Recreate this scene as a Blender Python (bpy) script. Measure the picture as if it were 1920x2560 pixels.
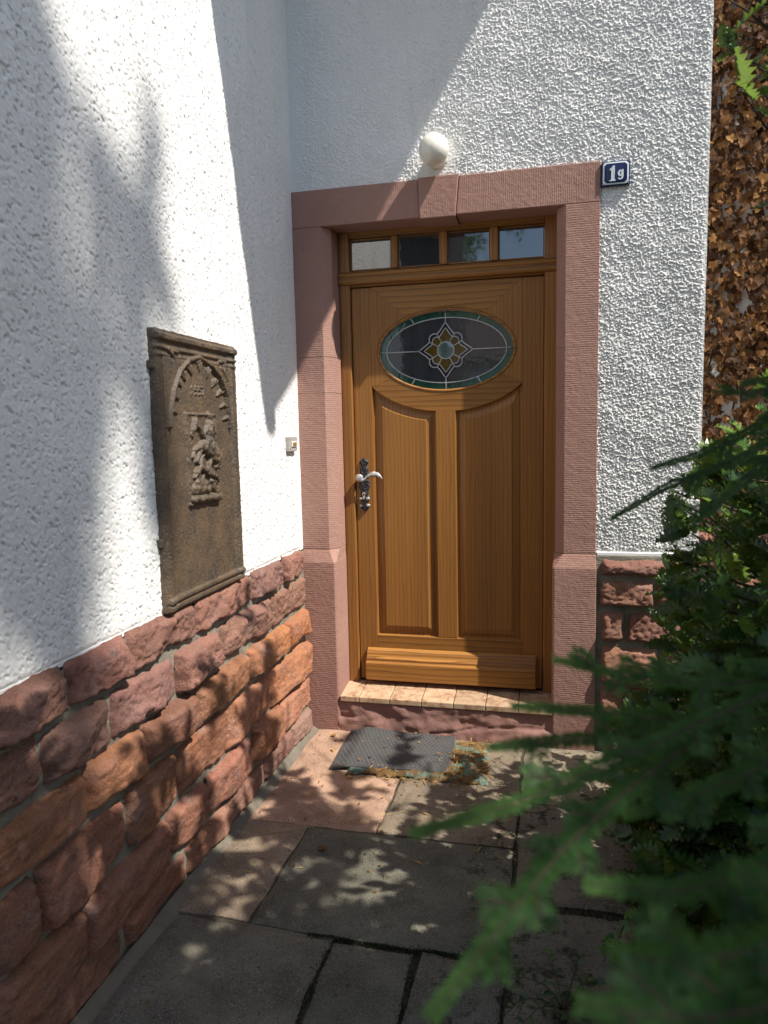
import bpy, bmesh, math, random
import numpy as np
from mathutils import Vector, Matrix, noise as mnoise

# ------------------------------------------------------------------ camera, world, sun, exposure
scene = bpy.context.scene
COL = scene.collection
for o in list(bpy.data.objects):
    bpy.data.objects.remove(o)

CAM = np.array([1.2141, -3.3663, 1.5])
CR = np.array([[0.97350652, 0.22769386, -0.02098952],
               [-0.0053666, 0.11452016, 0.99340643],
               [-0.22859627, 0.96697499, -0.11270807]])       # right, up, forward
FPX, IW, IH = 1795.0, 1920, 2560
cam_d = bpy.data.cameras.new('camera')
cam = bpy.data.objects.new('camera', cam_d)
COL.objects.link(cam)
cam.matrix_world = Matrix(((CR[0][0], CR[1][0], -CR[2][0], CAM[0]),
                           (CR[0][1], CR[1][1], -CR[2][1], CAM[1]),
                           (CR[0][2], CR[1][2], -CR[2][2], CAM[2]), (0, 0, 0, 1)))
cam_d.sensor_fit = 'VERTICAL'
cam_d.sensor_height = 36
cam_d.sensor_width = 27
cam_d.lens = FPX / IH * 36
cam_d.clip_start = 0.02
cam_d.clip_end = 300
cam_d.dof.use_dof = True
cam_d.dof.focus_distance = 3.3
cam_d.dof.aperture_fstop = 5.6
scene.camera = cam

SD = np.array([-2.95, 1.0, -4.3])                              # the way sunlight travels
SDN = SD / np.linalg.norm(SD)
sun_l = bpy.data.lights.new('sun', 'SUN')
sun_l.energy = 4.6
sun_l.angle = math.radians(0.53)
sun_l.color = (1.0, 0.95, 0.87)
sun = bpy.data.objects.new('sun', sun_l)
COL.objects.link(sun)
sun.rotation_euler = Vector(SDN).to_track_quat('-Z', 'Y').to_euler()
sun.location = (6, -2, 9)

world = bpy.data.worlds.new('World')
scene.world = world
world.use_nodes = True
wn = world.node_tree.nodes
wl = world.node_tree.links
bg = wn['Background']
sky = wn.new('ShaderNodeTexSky')
sky.sky_type = 'NISHITA'
sky.sun_disc = False
sky.sun_elevation = math.asin(-SDN[2])
sky.sun_rotation = math.atan2(-SD[0], -SD[1])
sky.air_density = 1.0
sky.dust_density = 1.0
sky.ozone_density = 1.0
wl.new(sky.outputs[0], bg.inputs[0])
bg.inputs[1].default_value = 0.12

scene.view_settings.view_transform = 'Standard'
scene.view_settings.look = 'None'
scene.view_settings.gamma = 1
scene.view_settings.exposure = 0.70
scene.render.engine = 'CYCLES'
scene.cycles.max_bounces = 8

# ------------------------------------------------------------------ helpers
rnd = random.Random(7)
R_ = math.radians

def proj(p):
    q = CR @ (np.asarray(p, float) - CAM)
    return (IW / 2 + FPX * q[0] / q[2], IH / 2 - FPX * q[1] / q[2], q[2])

def at(px, py, d):
    """point at distance d along the ray through display pixel (1659 wide)"""
    x, y = px * 1.15732, py * 1.15732
    r = CR.T @ np.array([(x - IW / 2) / FPX, -(y - IH / 2) / FPX, 1.0])
    return CAM + r / np.linalg.norm(r) * d

def shadow_hit(p):
    """where sunlight passing p lands: ('l',y,z) left wall, ('d',x,z) door wall, ('g',x,y) ground"""
    tx = p[0] / 2.95
    ty = -p[1] / 1.0 if p[1] < 0 else 1e9
    tz = p[2] / 4.3
    t = min(tx, ty, tz)
    h = np.asarray(p) + t * SD
    if t == tx: return ('l', h[1], h[2])
    if t == ty: return ('d', h[0], h[2])
    return ('g', h[0], h[1])

def wm(o):
    m = o.matrix_basis.copy()
    if o.parent:
        m = wm(o.parent) @ o.matrix_parent_inverse @ m
    return m

def setparent(o, p):
    o.parent = p
    o.matrix_parent_inverse = wm(p).inverted()

def obj(name, me, mat=None, parent=None, label=None, cat=None, group=None, kind=None, color=None):
    o = bpy.data.objects.new(name, me)
    COL.objects.link(o)
    if mat is not None and me is not None and len(me.materials) == 0:
        me.materials.append(mat)
    if parent is not None: setparent(o, parent)
    if label: o['label'] = label
    if cat: o['category'] = cat
    if group: o['group'] = group
    if kind: o['kind'] = kind
    if color is not None: o.color = (*color, 1)
    return o

def thing(name, loc, label, cat, group=None):
    o = bpy.data.objects.new(name, None)
    COL.objects.link(o)
    o.location = loc
    o.empty_display_size = 0.1
    o['label'] = label
    o['category'] = cat
    if group: o['group'] = group
    return o

def mesh_np(name, v, f, smooth=True):
    v = np.asarray(v, np.float32)
    f = np.asarray(f, np.int32)
    k = f.shape[1]
    me = bpy.data.meshes.new(name)
    me.vertices.add(len(v))
    me.vertices.foreach_set('co', v.ravel())
    me.loops.add(f.size)
    me.loops.foreach_set('vertex_index', f.ravel())
    me.polygons.add(len(f))
    me.polygons.foreach_set('loop_start', np.arange(0, f.size, k, dtype=np.int32))
    me.polygons.foreach_set('loop_total', np.full(len(f), k, np.int32))
    if smooth:
        me.polygons.foreach_set('use_smooth', np.ones(len(f), bool))
    me.update(calc_edges=True)
    return me

def mesh_py(name, v, f, smooth=False):
    me = bpy.data.meshes.new(name)
    me.from_pydata([tuple(map(float, a)) for a in v], [], f)
    if smooth:
        me.polygons.foreach_set('use_smooth', [True] * len(me.polygons))
    me.update()
    return me

def grid_faces(nu, nv):
    i, j = np.meshgrid(np.arange(nu - 1), np.arange(nv - 1), indexing='ij')
    a = (i * nv + j).ravel()
    return np.stack([a, a + nv, a + nv + 1, a + 1], 1)

def bm_mesh(name, bm, smooth=False, angle=None):
    bmesh.ops.recalc_face_normals(bm, faces=bm.faces)
    me = bpy.data.meshes.new(name)
    bm.to_mesh(me)
    bm.free()
    if smooth:
        me.polygons.foreach_set('use_smooth', [True] * len(me.polygons))
    return me

def box_bm(bm, x0, x1, y0, y1, z0, z1, bev=0.0, seg=1):
    r = bmesh.ops.create_cube(bm, size=1)
    vs = r['verts']
    for v in vs:
        v.co = Vector((x0 + (v.co.x + .5) * (x1 - x0), y0 + (v.co.y + .5) * (y1 - y0), z0 + (v.co.z + .5) * (z1 - z0)))
    if bev:
        es = list({e for v in vs for e in v.link_edges})
        bmesh.ops.bevel(bm, geom=es, offset=bev, segments=seg, affect='EDGES', profile=.6)

def box(name, x0, x1, y0, y1, z0, z1, bev=0.0, seg=1):
    bm = bmesh.new()
    box_bm(bm, x0, x1, y0, y1, z0, z1, bev, seg)
    return bm_mesh(name, bm)

def loft(name, rings, bev=0.0, closed=True):
    """rings: list of equally long point lists; capped"""
    bm = bmesh.new()
    n = len(rings[0])
    vv = [[bm.verts.new(p) for p in r] for r in rings]
    for a, b in zip(vv, vv[1:]):
        for i in range(n):
            bm.faces.new((a[i], a[(i + 1) % n], b[(i + 1) % n], b[i]))
    bm.faces.new(vv[0])
    bm.faces.new(vv[-1])
    bmesh.ops.recalc_face_normals(bm, faces=bm.faces)
    if bev:
        es = [e for e in bm.edges if len(e.link_faces) == 2 and e.calc_face_angle(0) > .25]
        bmesh.ops.bevel(bm, geom=es, offset=bev, segments=2, affect='EDGES', profile=.6)
    return bm_mesh(name, bm)

def prism_x(name, prof, x0, x1, bev=0.0):
    return loft(name, [[(x0, y, z) for y, z in prof], [(x1, y, z) for y, z in prof]], bev)

def tube_geo(pts, rad, n=6, cap=True):
    P = [Vector(p) for p in pts]
    rads = rad if hasattr(rad, '__len__') else [rad] * len(P)
    V, F = [], []
    up = Vector((0.13, 0.21, 1)).normalized()
    for i, p in enumerate(P):
        t = (P[min(i + 1, len(P) - 1)] - P[max(i - 1, 0)])
        if t.length < 1e-9: t = Vector((0, 0, 1))
        t.normalize()
        a = t.cross(up)
        if a.length < 1e-3: a = t.cross(Vector((1, 0, 0)))
        a.normalize()
        b = t.cross(a)
        for k in range(n):
            th = 2 * math.pi * k / n
            V.append(p + (a * math.cos(th) + b * math.sin(th)) * rads[i])
    for i in range(len(P) - 1):
        for k in range(n):
            F.append((i * n + k, i * n + (k + 1) % n, (i + 1) * n + (k + 1) % n, (i + 1) * n + k))
    if cap:
        F.append(tuple(range(n))[::-1])
        F.append(tuple((len(P) - 1) * n + k for k in range(n)))
    return V, F

def tube(name, pts, rad, n=6):
    V, F = tube_geo(pts, rad, n)
    return mesh_py(name, V, F, True)

def join_geo(parts):
    V, F = [], []
    for v, f in parts:
        o = len(V)
        V += list(v)
        F += [tuple(i + o for i in q) for q in f]
    return V, F

def gnoise(nu, nv, feat, seed, ani=1.0, ang=0.0):
    """smooth gaussian noise field, unit variance, feature size in cells, stretched by ani along ang"""
    g = np.random.default_rng(seed).standard_normal((nu, nv))
    fu = np.fft.fftfreq(nu)[:, None]
    fv = np.fft.rfftfreq(nv)[None, :]
    ca, sa = math.cos(ang), math.sin(ang)
    k = np.exp(-((fu * ca + fv * sa) ** 2 * ani ** 2 + (fv * ca - fu * sa) ** 2) * (feat ** 2) * 8)
    a = np.fft.irfft2(np.fft.rfft2(g) * k, s=(nu, nv))
    a -= a.mean()
    return a / (a.std() + 1e-9)

def smooth01(a, lo, hi):
    t = np.clip((a - lo) / (hi - lo), 0, 1)
    return t * t * (3 - 2 * t)

# ------------------------------------------------------------------ material tools
class NT:
    def __init__(s, name, rough=.8, spec=.3):
        s.m = bpy.data.materials.new(name)
        s.m.use_nodes = True
        s.t = s.m.node_tree
        s.b = s.t.nodes['Principled BSDF']
        s.b.inputs['Roughness'].default_value = rough
        s.b.inputs['Specular IOR Level'].default_value = spec
    def n(s, typ, ins=None, **pr):
        nd = s.t.nodes.new(typ)
        for k, v in pr.items(): setattr(nd, k, v)
        for k, v in (ins or {}).items():
            if hasattr(v, 'links') or isinstance(v, bpy.types.NodeSocket): s.t.links.new(v, nd.inputs[k])
            else: nd.inputs[k].default_value = v
        return nd
    def pos(s): return s.n('ShaderNodeNewGeometry').outputs['Position']
    def obj(s): return s.n('ShaderNodeTexCoord').outputs['Object']
    def info(s): return s.n('ShaderNodeObjectInfo')
    def map(s, v, scale=(1, 1, 1), loc=(0, 0, 0), rot=(0, 0, 0)):
        return s.n('ShaderNodeMapping', {'Vector': v, 'Scale': scale, 'Location': loc, 'Rotation': rot}).outputs[0]
    def noise(s, v, scale, detail=4, rough=.55, dist=0):
        return s.n('ShaderNodeTexNoise', {'Vector': v, 'Scale': scale, 'Detail': detail, 'Roughness': rough, 'Distortion': dist}).outputs['Fac']
    def ramp(s, f, stops, interp='LINEAR'):
        nd = s.n('ShaderNodeValToRGB', {'Fac': f})
        cr = nd.color_ramp
        cr.interpolation = interp
        while len(cr.elements) < len(stops): cr.elements.new(.5)
        for e, (p, c) in zip(cr.elements, stops):
            e.position = p
            e.color = (*c, 1) if hasattr(c, '__len__') else (c, c, c, 1)
        return nd.outputs[0]
    def mix(s, f, a, b, blend='MIX'):
        nd = s.n('ShaderNodeMix', data_type='RGBA', blend_type=blend)
        for k, v in ((0, f), (6, a), (7, b)):
            if isinstance(v, bpy.types.NodeSocket): s.t.links.new(v, nd.inputs[k])
            elif hasattr(v, '__len__'): nd.inputs[k].default_value = (*v, 1)
            else: nd.inputs[k].default_value = v
        return nd.outputs[2]
    def math(s, op, a, b=0.0):
        nd = s.n('ShaderNodeMath', operation=op)
        for i, v in enumerate((a, b)):
            if isinstance(v, bpy.types.NodeSocket): s.t.links.new(v, nd.inputs[i])
            else: nd.inputs[i].default_value = v
        return nd.outputs[0]
    def bump(s, h, strength=.5, dist=.01, prev=None):
        nd = s.n('ShaderNodeBump', {'Height': h, 'Strength': strength, 'Distance': dist})
        if prev: s.t.links.new(prev, nd.inputs['Normal'])
        return nd.outputs[0]
    def out(s, color=None, normal=None, rough=None):
        for k, v in (('Base Color', color), ('Normal', normal), ('Roughness', rough)):
            if v is None: continue
            if isinstance(v, bpy.types.NodeSocket): s.t.links.new(v, s.b.inputs[k])
            elif hasattr(v, '__len__'): s.b.inputs[k].default_value = (*v, 1)
            else: s.b.inputs[k].default_value = v
        return s.m

def m_stucco():
    t = NT('stucco', .9, .15)
    p = t.pos()
    big = t.noise(p, 1.7, 5)
    spot = t.noise(p, 60, 2)
    c = t.mix(t.ramp(big, [(.35, 0), (.75, 1)]), (.805, .795, .77), (.755, .745, .715))
    c = t.mix(t.ramp(spot, [(.66, 0), (.78, .55)]), c, (.52, .51, .48))
    run = t.noise(t.map(p, (9, 9, .9)), 1.6, 5, .65)
    c = t.mix(t.ramp(run, [(.50, 0), (.78, .30)]), c, (.56, .55, .50))
    c = t.mix(t.ramp(t.noise(p, 23, 3, .6), [(.70, 0), (.76, .5)]), c, (.35, .34, .31))
    b = t.bump(t.noise(p, 170, 4, .6), .30, .005)
    return t.out(c, b)

def m_surround():
    # painted sandstone with comb tooling: level grooves on jambs, upright ones on lintels (object colour red channel picks)
    t = NT('painted_sandstone', .82, .2)
    p = t.pos()
    info = t.info()
    warp = t.n('ShaderNodeVectorMath', {0: p, 1: t.n('ShaderNodeVectorMath', {0: t.n('ShaderNodeTexNoise', {'Vector': p, 'Scale': 9.0, 'Detail': 2.0}).outputs['Color'], 1: (.016, .016, .016)}, operation='MULTIPLY').outputs[0]}, operation='ADD').outputs[0]
    wz = t.n('ShaderNodeTexWave', {'Vector': warp, 'Scale': 33.0, 'Distortion': 2.5, 'Detail': 3.0, 'Detail Scale': 4.0}, wave_type='BANDS', bands_direction='Z').outputs['Fac']
    wx = t.n('ShaderNodeTexWave', {'Vector': warp, 'Scale': 33.0, 'Distortion': 2.5, 'Detail': 3.0, 'Detail Scale': 4.0}, wave_type='BANDS', bands_direction='X').outputs['Fac']
    sep = t.n('ShaderNodeSeparateColor', {'Color': info.outputs['Color']})
    g = t.mix(sep.outputs[0], wz, wx)
    g = t.mix(sep.outputs[1], g, (.5, .5, .5))
    big = t.noise(p, 3.5, 5)
    c = t.mix(t.ramp(big, [(.3, 0), (.7, 1)]), (.385, .222, .175), (.330, .186, .147))
    c = t.mix(t.ramp(t.noise(p, 45, 3), [(.6, 0), (.75, .35)]), c, (.25, .12, .10))
    # splash dirt near the ground
    z = t.n('ShaderNodeSeparateXYZ', {'Vector': p}).outputs['Z']
    low = t.math('ADD', z, t.math('MULTIPLY', t.noise(p, 7, 4), .5))
    c = t.mix(t.ramp(low, [(.28, .55), (.75, 0)]), c, (.215, .108, .095))
    g = t.mix(t.ramp(t.noise(p, 6, 3), [(.38, .75), (.62, .1)]), g, (.5, .5, .5))
    nb = t.bump(g, .24, .0045)
    nb = t.bump(t.noise(p, 38, 5, .65), .5, .008, nb)
    return t.out(c, nb)

def m_stone():
    t = NT('rough_sandstone', .88, .15)
    p = t.pos()
    info = t.info()
    off = t.n('ShaderNodeVectorMath', {0: p, 1: t.n('ShaderNodeCombineXYZ', {0: t.math('MULTIPLY', info.outputs['Random'], 9.0), 1: 0.0, 2: 0.0}).outputs[0]}, operation='ADD').outputs[0]
    lay = t.noise(t.map(off, (3, 3, 22)), 1.4, 5, .6)
    blot = t.noise(off, 11, 5, .6)
    c = t.mix(t.ramp(lay, [(.3, .75), (.72, 1.18)]), (0, 0, 0), info.outputs['Color'], 'MIX')
    c = t.mix(1.0, info.outputs['Color'], t.ramp(lay, [(.3, .72), (.72, 1.2)]), 'MULTIPLY')
    c = t.mix(t.ramp(blot, [(.45, 0), (.72, .5)]), c, (.30, .185, .155))
    c = t.mix(t.ramp(t.noise(off, 26, 6, .75), [(.58, 0), (.70, .7)]), c, (.105, .058, .045))
    c = t.mix(1.0, c, t.ramp(t.noise(off, 190, 3, .6), [(.3, .78), (.7, 1.2)]), 'MULTIPLY')
    c = t.mix(t.ramp(t.noise(off, 5.5, 5, .7), [(.60, 0), (.70, .35)]), c, (.40, .34, .31))
    nb = t.bump(t.noise(off, 34, 9, .72), 1.0, .020)
    nb = t.bump(t.noise(t.map(off, (1, 1, 4)), 60, 4, .6), .35, .006, nb)
    return t.out(c, nb)

def m_mortar():
    t = NT('mortar', .95, .1)
    p = t.pos()
    c = t.ramp(t.noise(p, 9, 6, .6), [(.3, (.15, .140, .115)), (.55, (.26, .235, .185)), (.75, (.40, .355, .265))])
    return t.out(c, t.bump(t.noise(p, 70, 6, .7), .8, .01))

def m_wood(axis):
    t = NT('oak_grain_' + axis, .42, .4)
    p = t.pos()
    info = t.info()
    r = t.math('MULTIPLY', info.outputs['Random'], 13.0)
    off = t.n('ShaderNodeVectorMath', {0: p, 1: t.n('ShaderNodeCombineXYZ', {0: r, 1: r, 2: r}).outputs[0]}, operation='ADD').outputs[0]
    s = {'z': (1, 1, .09), 'x': (.09, 1, 1)}[axis]
    mv = t.map(off, s)
    d = 'X' if axis == 'z' else 'Z'
    fig = t.n('ShaderNodeTexWave', {'Vector': mv, 'Scale': 16.0 if axis == 'z' else 11.0, 'Distortion': 7.0, 'Detail': 3.0, 'Detail Scale': .9, 'Detail Roughness': .62}, wave_type='BANDS', bands_direction=d, wave_profile='SAW').outputs['Fac']
    pores = t.noise(t.map(off, (230, 230, 6) if axis == 'z' else (6, 230, 230)), 1.0, 3, .6)
    fine = t.noise(t.map(off, (420, 420, 14) if axis == 'z' else (14, 420, 420)), 1.0, 2, .6)
    tone = t.noise(mv, 6, 4)
    dk = .78 if axis == 'x' else 1.5
    c = t.ramp(fig, [(0.0, (.315, .146, .034)), (.60, (.295, .132, .030)), (.88, (.225 * (.8 + .2 * dk), .095, .022)), (1.0, (.165 * dk, .066 * dk, .015 * dk))])
    c = t.mix(t.ramp(pores, [(.50, 0), (.72, .26)]), c, (.175, .074, .016))
    c = t.mix(t.ramp(fine, [(.5, 0), (.75, .22)]), c, (.13, .055, .014))
    c = t.mix(1.0, c, t.ramp(tone, [(.3, .92), (.7, 1.22)]), 'MULTIPLY')
    c = t.mix(1.0, c, t.ramp(t.math('FRACT', t.math('MULTIPLY', info.outputs['Random'], 7.31)), [(0, (.90, .88, .86)), (1, (1.12, 1.10, 1.06))]), 'MULTIPLY')
    nb = t.bump(pores, .12, .002)
    return t.out(c, nb, t.ramp(pores, [(.3, .36), (.7, .55)]))

def m_simple(name, col, rough=.6, spec=.4, metal=0.0, bumps=0.0, bscale=80, var=.15, vscale=20):
    t = NT(name, rough, spec)
    p = t.pos()
    n = t.noise(p, vscale, 4)
    c = t.mix(n, tuple(a * (1 - var) for a in col), tuple(min(1, a * (1 + var)) for a in col))
    t.b.inputs['Metallic'].default_value = metal
    return t.out(c, t.bump(t.noise(p, bscale, 4), bumps, .004) if bumps else None)

def m_glass(name, col, wav=.12, ior=2.2):
    t = NT(name, .03, .5)
    p = t.pos()
    t.b.inputs['IOR'].default_value = ior
    c = t.mix(t.noise(t.map(p, (14, 14, 1.5)), 1.6, 3), tuple(a * .6 for a in col), tuple(a * 1.5 for a in col))
    return t.out(c, t.bump(t.noise(p, 26, 2), wav, .003))

def m_iron():
    t = NT('rusty_cast_iron', .5, .5)
    p = t.pos()
    c = t.ramp(t.noise(p, 14, 6, .65), [(.3, (.052, .040, .030)), (.5, (.086, .060, .037)), (.72, (.130, .084, .046))])
    c = t.mix(t.ramp(t.noise(p, 210, 2), [(.60, 0), (.70, .75)]), c, (.24, .21, .185))
    return t.out(c, t.bump(t.noise(p, 130, 5, .65), .65, .006))

def m_slab():
    t = NT('paving', .9, .2)
    p = t.pos()
    info = t.info()
    c = t.mix(1.0, info.outputs['Color'], t.ramp(t.noise(p, 4.5, 6, .65), [(.3, .62), (.7, 1.3)]), 'MULTIPLY')
    sep = t.n('ShaderNodeSeparateXYZ', {'Vector': p})
    grey = t.math('ADD', sep.outputs['X'], t.math('MULTIPLY', t.math('SUBTRACT', t.noise(p, 5, 4), .5), .5))
    # lichen and exposed grit
    c = t.mix(t.ramp(t.noise(p, 230, 2, .5), [(.60, 0), (.67, .8)]), c, (.30, .28, .25))
    c = t.mix(t.ramp(t.noise(p, 150, 2, .5), [(.30, .8), (.40, 0)]), c, (.022, .022, .018))
    moss = t.noise(p, 13, 7, .72)
    mm = t.math('MULTIPLY', t.ramp(moss, [(.52, 0), (.60, .9)]), t.ramp(grey, [(.9, .12), (1.2, 1)]))
    c = t.mix(mm, c, (.020, .022, .010))
    c = t.mix(t.math('MULTIPLY', t.ramp(t.noise(p, 6, 5, .7), [(.58, 0), (.66, .7)]), t.ramp(grey, [(.8, .05), (1.15, 1)])), c, (.20, .175, .12))
    nb = t.bump(t.noise(p, 160, 4, .6), .5, .006)
    nb = t.bump(t.noise(p, 14, 4), .3, .01, nb)
    return t.out(c, nb)

def m_soil():
    t = NT('soil', .95, .1)
    p = t.pos()
    c = t.ramp(t.noise(p, 14, 8, .7), [(.3, (.016, .013, .008)), (.5, (.04, .032, .018)), (.66, (.07, .055, .03)), (.8, (.13, .10, .05))])
    return t.out(c, t.bump(t.noise(p, 40, 8, .7), 1, .03))

def m_leaf(name, stops, rough=.4, trans=.3, tcol=(.35, .5, .08), spec=.5):
    t = NT(name, rough, spec)
    a = t.n('ShaderNodeAttribute', attribute_name='tint').outputs['Fac']
    c = t.ramp(a, stops)
    p = t.pos()
    c2 = t.mix(1.0, c, t.ramp(t.noise(p, 60, 3), [(.3, .7), (.7, 1.25)]), 'MULTIPLY')
    t.out(c2, t.bump(t.noise(p, 120, 2), .2, .003))
    tr = t.n('ShaderNodeBsdfTranslucent', {'Color': t.mix(.6, c2, tcol)})
    mx = t.n('ShaderNodeMixShader', {0: trans, 1: t.b.outputs[0], 2: tr.outputs[0]})
    t.t.links.new(mx.outputs[0], t.t.nodes['Material Output'].inputs['Surface'])
    return t.m

MAT = dict(
    stucco=m_stucco(), surround=m_surround(), stone=m_stone(), mortar=m_mortar(), wz=m_wood('z'), wx=m_wood('x'),
    bed=m_simple('path_bed', (.075, .064, .046), .95, .1, 0, .9, 60, .5, 25), foot=m_simple('shaded_mortar', (.155, .135, .105), .95, .1, 0, .8, 70, .35, 12), iron=m_iron(), slab=m_slab(), soil=m_soil(),
    pane=m_glass('dark_window_glass', (.040, .044, .048), .03, 2.3),
    gdark=m_glass('leaded_dark_glass', (.046, .049, .054), .10),
    ggreen=m_glass('leaded_green_glass', (.022, .085, .058), .35),
    gamber=m_glass('leaded_amber_glass', (.115, .075, .012), .35),
    gpurple=m_glass('leaded_purple_glass', (.050, .030, .048), .2),
    gclear=m_glass('leaded_roundel_glass', (.10, .15, .14), .5),
    lead=m_simple('lead_came', (.47, .50, .51), .45, .5, 0.0, .2, 150),
    hdark=m_simple('dark_wrought_metal', (.052, .050, .054), .38, .6, .7, .8, 240, .5, 90),
    hlight=m_simple('worn_pewter', (.44, .43, .41), .38, .5, .35, .5, 140, .3, 120),
    brass=m_simple('cylinder_metal', (.62, .55, .40), .3, .5, .6),
    tile=None, globe=None, enamel_blue=m_simple('blue_enamel', (.012, .017, .075), .18, .5, 0, 0, 80, .2, 30),
    enamel_white=m_simple('white_enamel', (.62, .68, .70), .22, .5),
    rubber=m_simple('grey_rubber', (.066, .065, .064), .62, .35, 0, .3, 120, .25, 14),
    plastic=m_simple('grey_plastic', (.36, .34, .32), .45, .4), plasticw=m_simple('cream_plastic', (.72, .68, .58), .4, .4),
    label=m_simple('brown_label', (.22, .13, .04), .4, .4), dark=m_simple('dark_gap', (.012, .011, .010), .9, .1),
    bark=m_simple('bark', (.085, .062, .042), .9, .1, 0, .9, 60, .4, 30),
    oldroof=m_simple('old_roof', (.11, .085, .072), .8, .2, 0, .6, 25, .4, 7), roof=m_simple('roof_tile', (.22, .085, .055), .8, .2, 0, .4, 40, .35, 9), zinc=m_simple('zinc', (.30, .31, .32), .4, .5, .6),
    timber=m_simple('dark_timber', (.030, .026, .023), .8, .2, 0, .5, 50, .4, 5),
    plaster=m_simple('plain_plaster', (.72, .71, .68), .9, .1, 0, .3, 60, .06, 3),
    grass=m_simple('dry_straw', (.38, .30, .13), .8, .2), screw=m_simple('screw_head', (.16, .15, .15), .4, .5, .6),
)
t = NT('threshold_tile', .42, .35)
p = t.pos()
c = t.ramp(t.noise(p, 16, 6, .7, 1.2), [(.32, (.22, .10, .06)), (.45, (.38, .24, .145)), (.58, (.50, .36, .235)), (.75, (.42, .27, .16))])
c = t.mix(1.0, c, t.ramp(t.info().outputs['Random'], [(0, .85), (1, 1.1)]), 'MULTIPLY')
MAT['tile'] = t.out(c, t.bump(t.noise(p, 40, 4), .15, .004))
t = NT('opal_glass', .22, .5)
p = t.pos()
t.b.inputs['Subsurface Weight'].default_value = .35
t.b.inputs['Subsurface Radius'].default_value = (.03, .03, .025)
MAT['globe'] = t.out(t.mix(t.ramp(t.noise(p, 16, 3), [(.5, 0), (.8, .5)]), (.82, .79, .70), (.66, .58, .42)))
MAT['holly'] = m_leaf('holly_leaf', [(0, (.018, .050, .016)), (.45, (.036, .092, .024)), (.75, (.070, .155, .034)), (1, (.15, .27, .05))], .26, .40)
MAT['ivy_dead'] = m_leaf('dead_ivy_leaf', [(0, (.055, .026, .013)), (.4, (.13, .060, .022)), (.75, (.26, .125, .038)), (1, (.42, .22, .075))], .7, .25, (.6, .3, .1), .2)
MAT['needle'] = m_leaf('conifer_needle', [(0, (.022, .060, .017)), (.5, (.043, .105, .026)), (1, (.11, .22, .042))], .5, .4, (.24, .46, .07), .25)
MAT['small_leaf'] = m_leaf('small_leaf', [(0, (.02, .05, .02)), (.5, (.04, .10, .03)), (1, (.16, .30, .06))], .4, .3)
MAT['dry_leaf'] = m_leaf('dry_leaf', [(0, (.10, .05, .02)), (.5, (.26, .13, .04)), (1, (.50, .33, .10))], .75, .2, (.6, .4, .1), .2)
MAT['moss'] = m_leaf('moss', [(0, (.020, .022, .010)), (1, (.050, .056, .018))], .9, .1, (.1, .15, .03), .1)
MAT['tree_leaf'] = m_leaf('tree_leaf', [(0, (.03, .06, .02)), (1, (.07, .14, .03))], .5, .25)

# ------------------------------------------------------------------ ground and path
gv, gf = [], []
me = mesh_py('ground', [(-40, -60, -.05), (60, -60, -.05), (60, 40, -.05), (-40, 40, -.05)], [(0, 1, 2, 3)])
obj('ground', me, MAT['soil'], kind='structure')
path = obj('path', box('path', .0, 1.56, -3.9, .0, -.09, -.013), MAT['bed'], kind='structure')

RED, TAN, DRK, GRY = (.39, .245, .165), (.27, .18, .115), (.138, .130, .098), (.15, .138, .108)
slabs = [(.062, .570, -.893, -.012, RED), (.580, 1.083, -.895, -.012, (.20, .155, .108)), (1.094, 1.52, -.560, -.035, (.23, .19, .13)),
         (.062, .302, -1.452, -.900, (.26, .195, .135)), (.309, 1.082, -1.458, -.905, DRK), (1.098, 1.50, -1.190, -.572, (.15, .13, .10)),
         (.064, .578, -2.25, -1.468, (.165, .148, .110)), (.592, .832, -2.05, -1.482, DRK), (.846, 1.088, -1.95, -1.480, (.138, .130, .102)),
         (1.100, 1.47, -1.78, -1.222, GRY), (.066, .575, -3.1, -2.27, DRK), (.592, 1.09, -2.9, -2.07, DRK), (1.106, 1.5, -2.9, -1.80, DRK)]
for i, (x0, x1, y0, y1, c) in enumerate(slabs):
    nx, ny = max(6, int((x1 - x0) / .03)), max(6, int((y1 - y0) / .03))
    U, Vv = np.meshgrid(np.linspace(0, 1, nx), np.linspace(0, 1, ny), indexing='ij')
    X = x0 + U * (x1 - x0)
    Y = y0 + Vv * (y1 - y0)
    e = np.minimum(np.minimum(U, 1 - U) * (x1 - x0), np.minimum(Vv, 1 - Vv) * (y1 - y0))
    jit = gnoise(nx, ny, 2, 100 + i) * .0035
    X = X + np.where((U == 0) | (U == 1), jit, 0)
    Y = Y + np.where((Vv == 0) | (Vv == 1), jit, 0)
    tilt = (rnd.random() - .5) * .006
    Z = gnoise(nx, ny, 5, i) * .0012 - .006 * np.exp(-e / .012) + (U - .5) * tilt
    top = np.stack([X, Y, Z], -1).reshape(-1, 3)
    F = grid_faces(nx, ny).tolist()
    idx = np.arange(nx * ny).reshape(nx, ny)
    loop = list(idx[:, 0]) + list(idx[-1, 1:]) + list(idx[-2::-1, -1]) + list(idx[0, -2:0:-1])
    n0 = len(top)
    low = top[loop].copy()
    low[:, 2] = -.04
    F += [(loop[k], n0 + k, n0 + (k + 1) % len(loop), loop[(k + 1) % len(loop)]) for k in range(len(loop))]
    F = [tuple(int(a) for a in q) for q in F]
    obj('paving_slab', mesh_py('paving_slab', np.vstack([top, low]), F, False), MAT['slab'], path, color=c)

# ------------------------------------------------------------------ house walls
WX, PZ = 1.842, 0.925                 # front wall's right end, top of the stone plinth
house = thing('house', (0.9, 0, 0), 'white roughcast house with red sandstone plinth, wooden door and painted stone surround', 'house')

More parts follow.
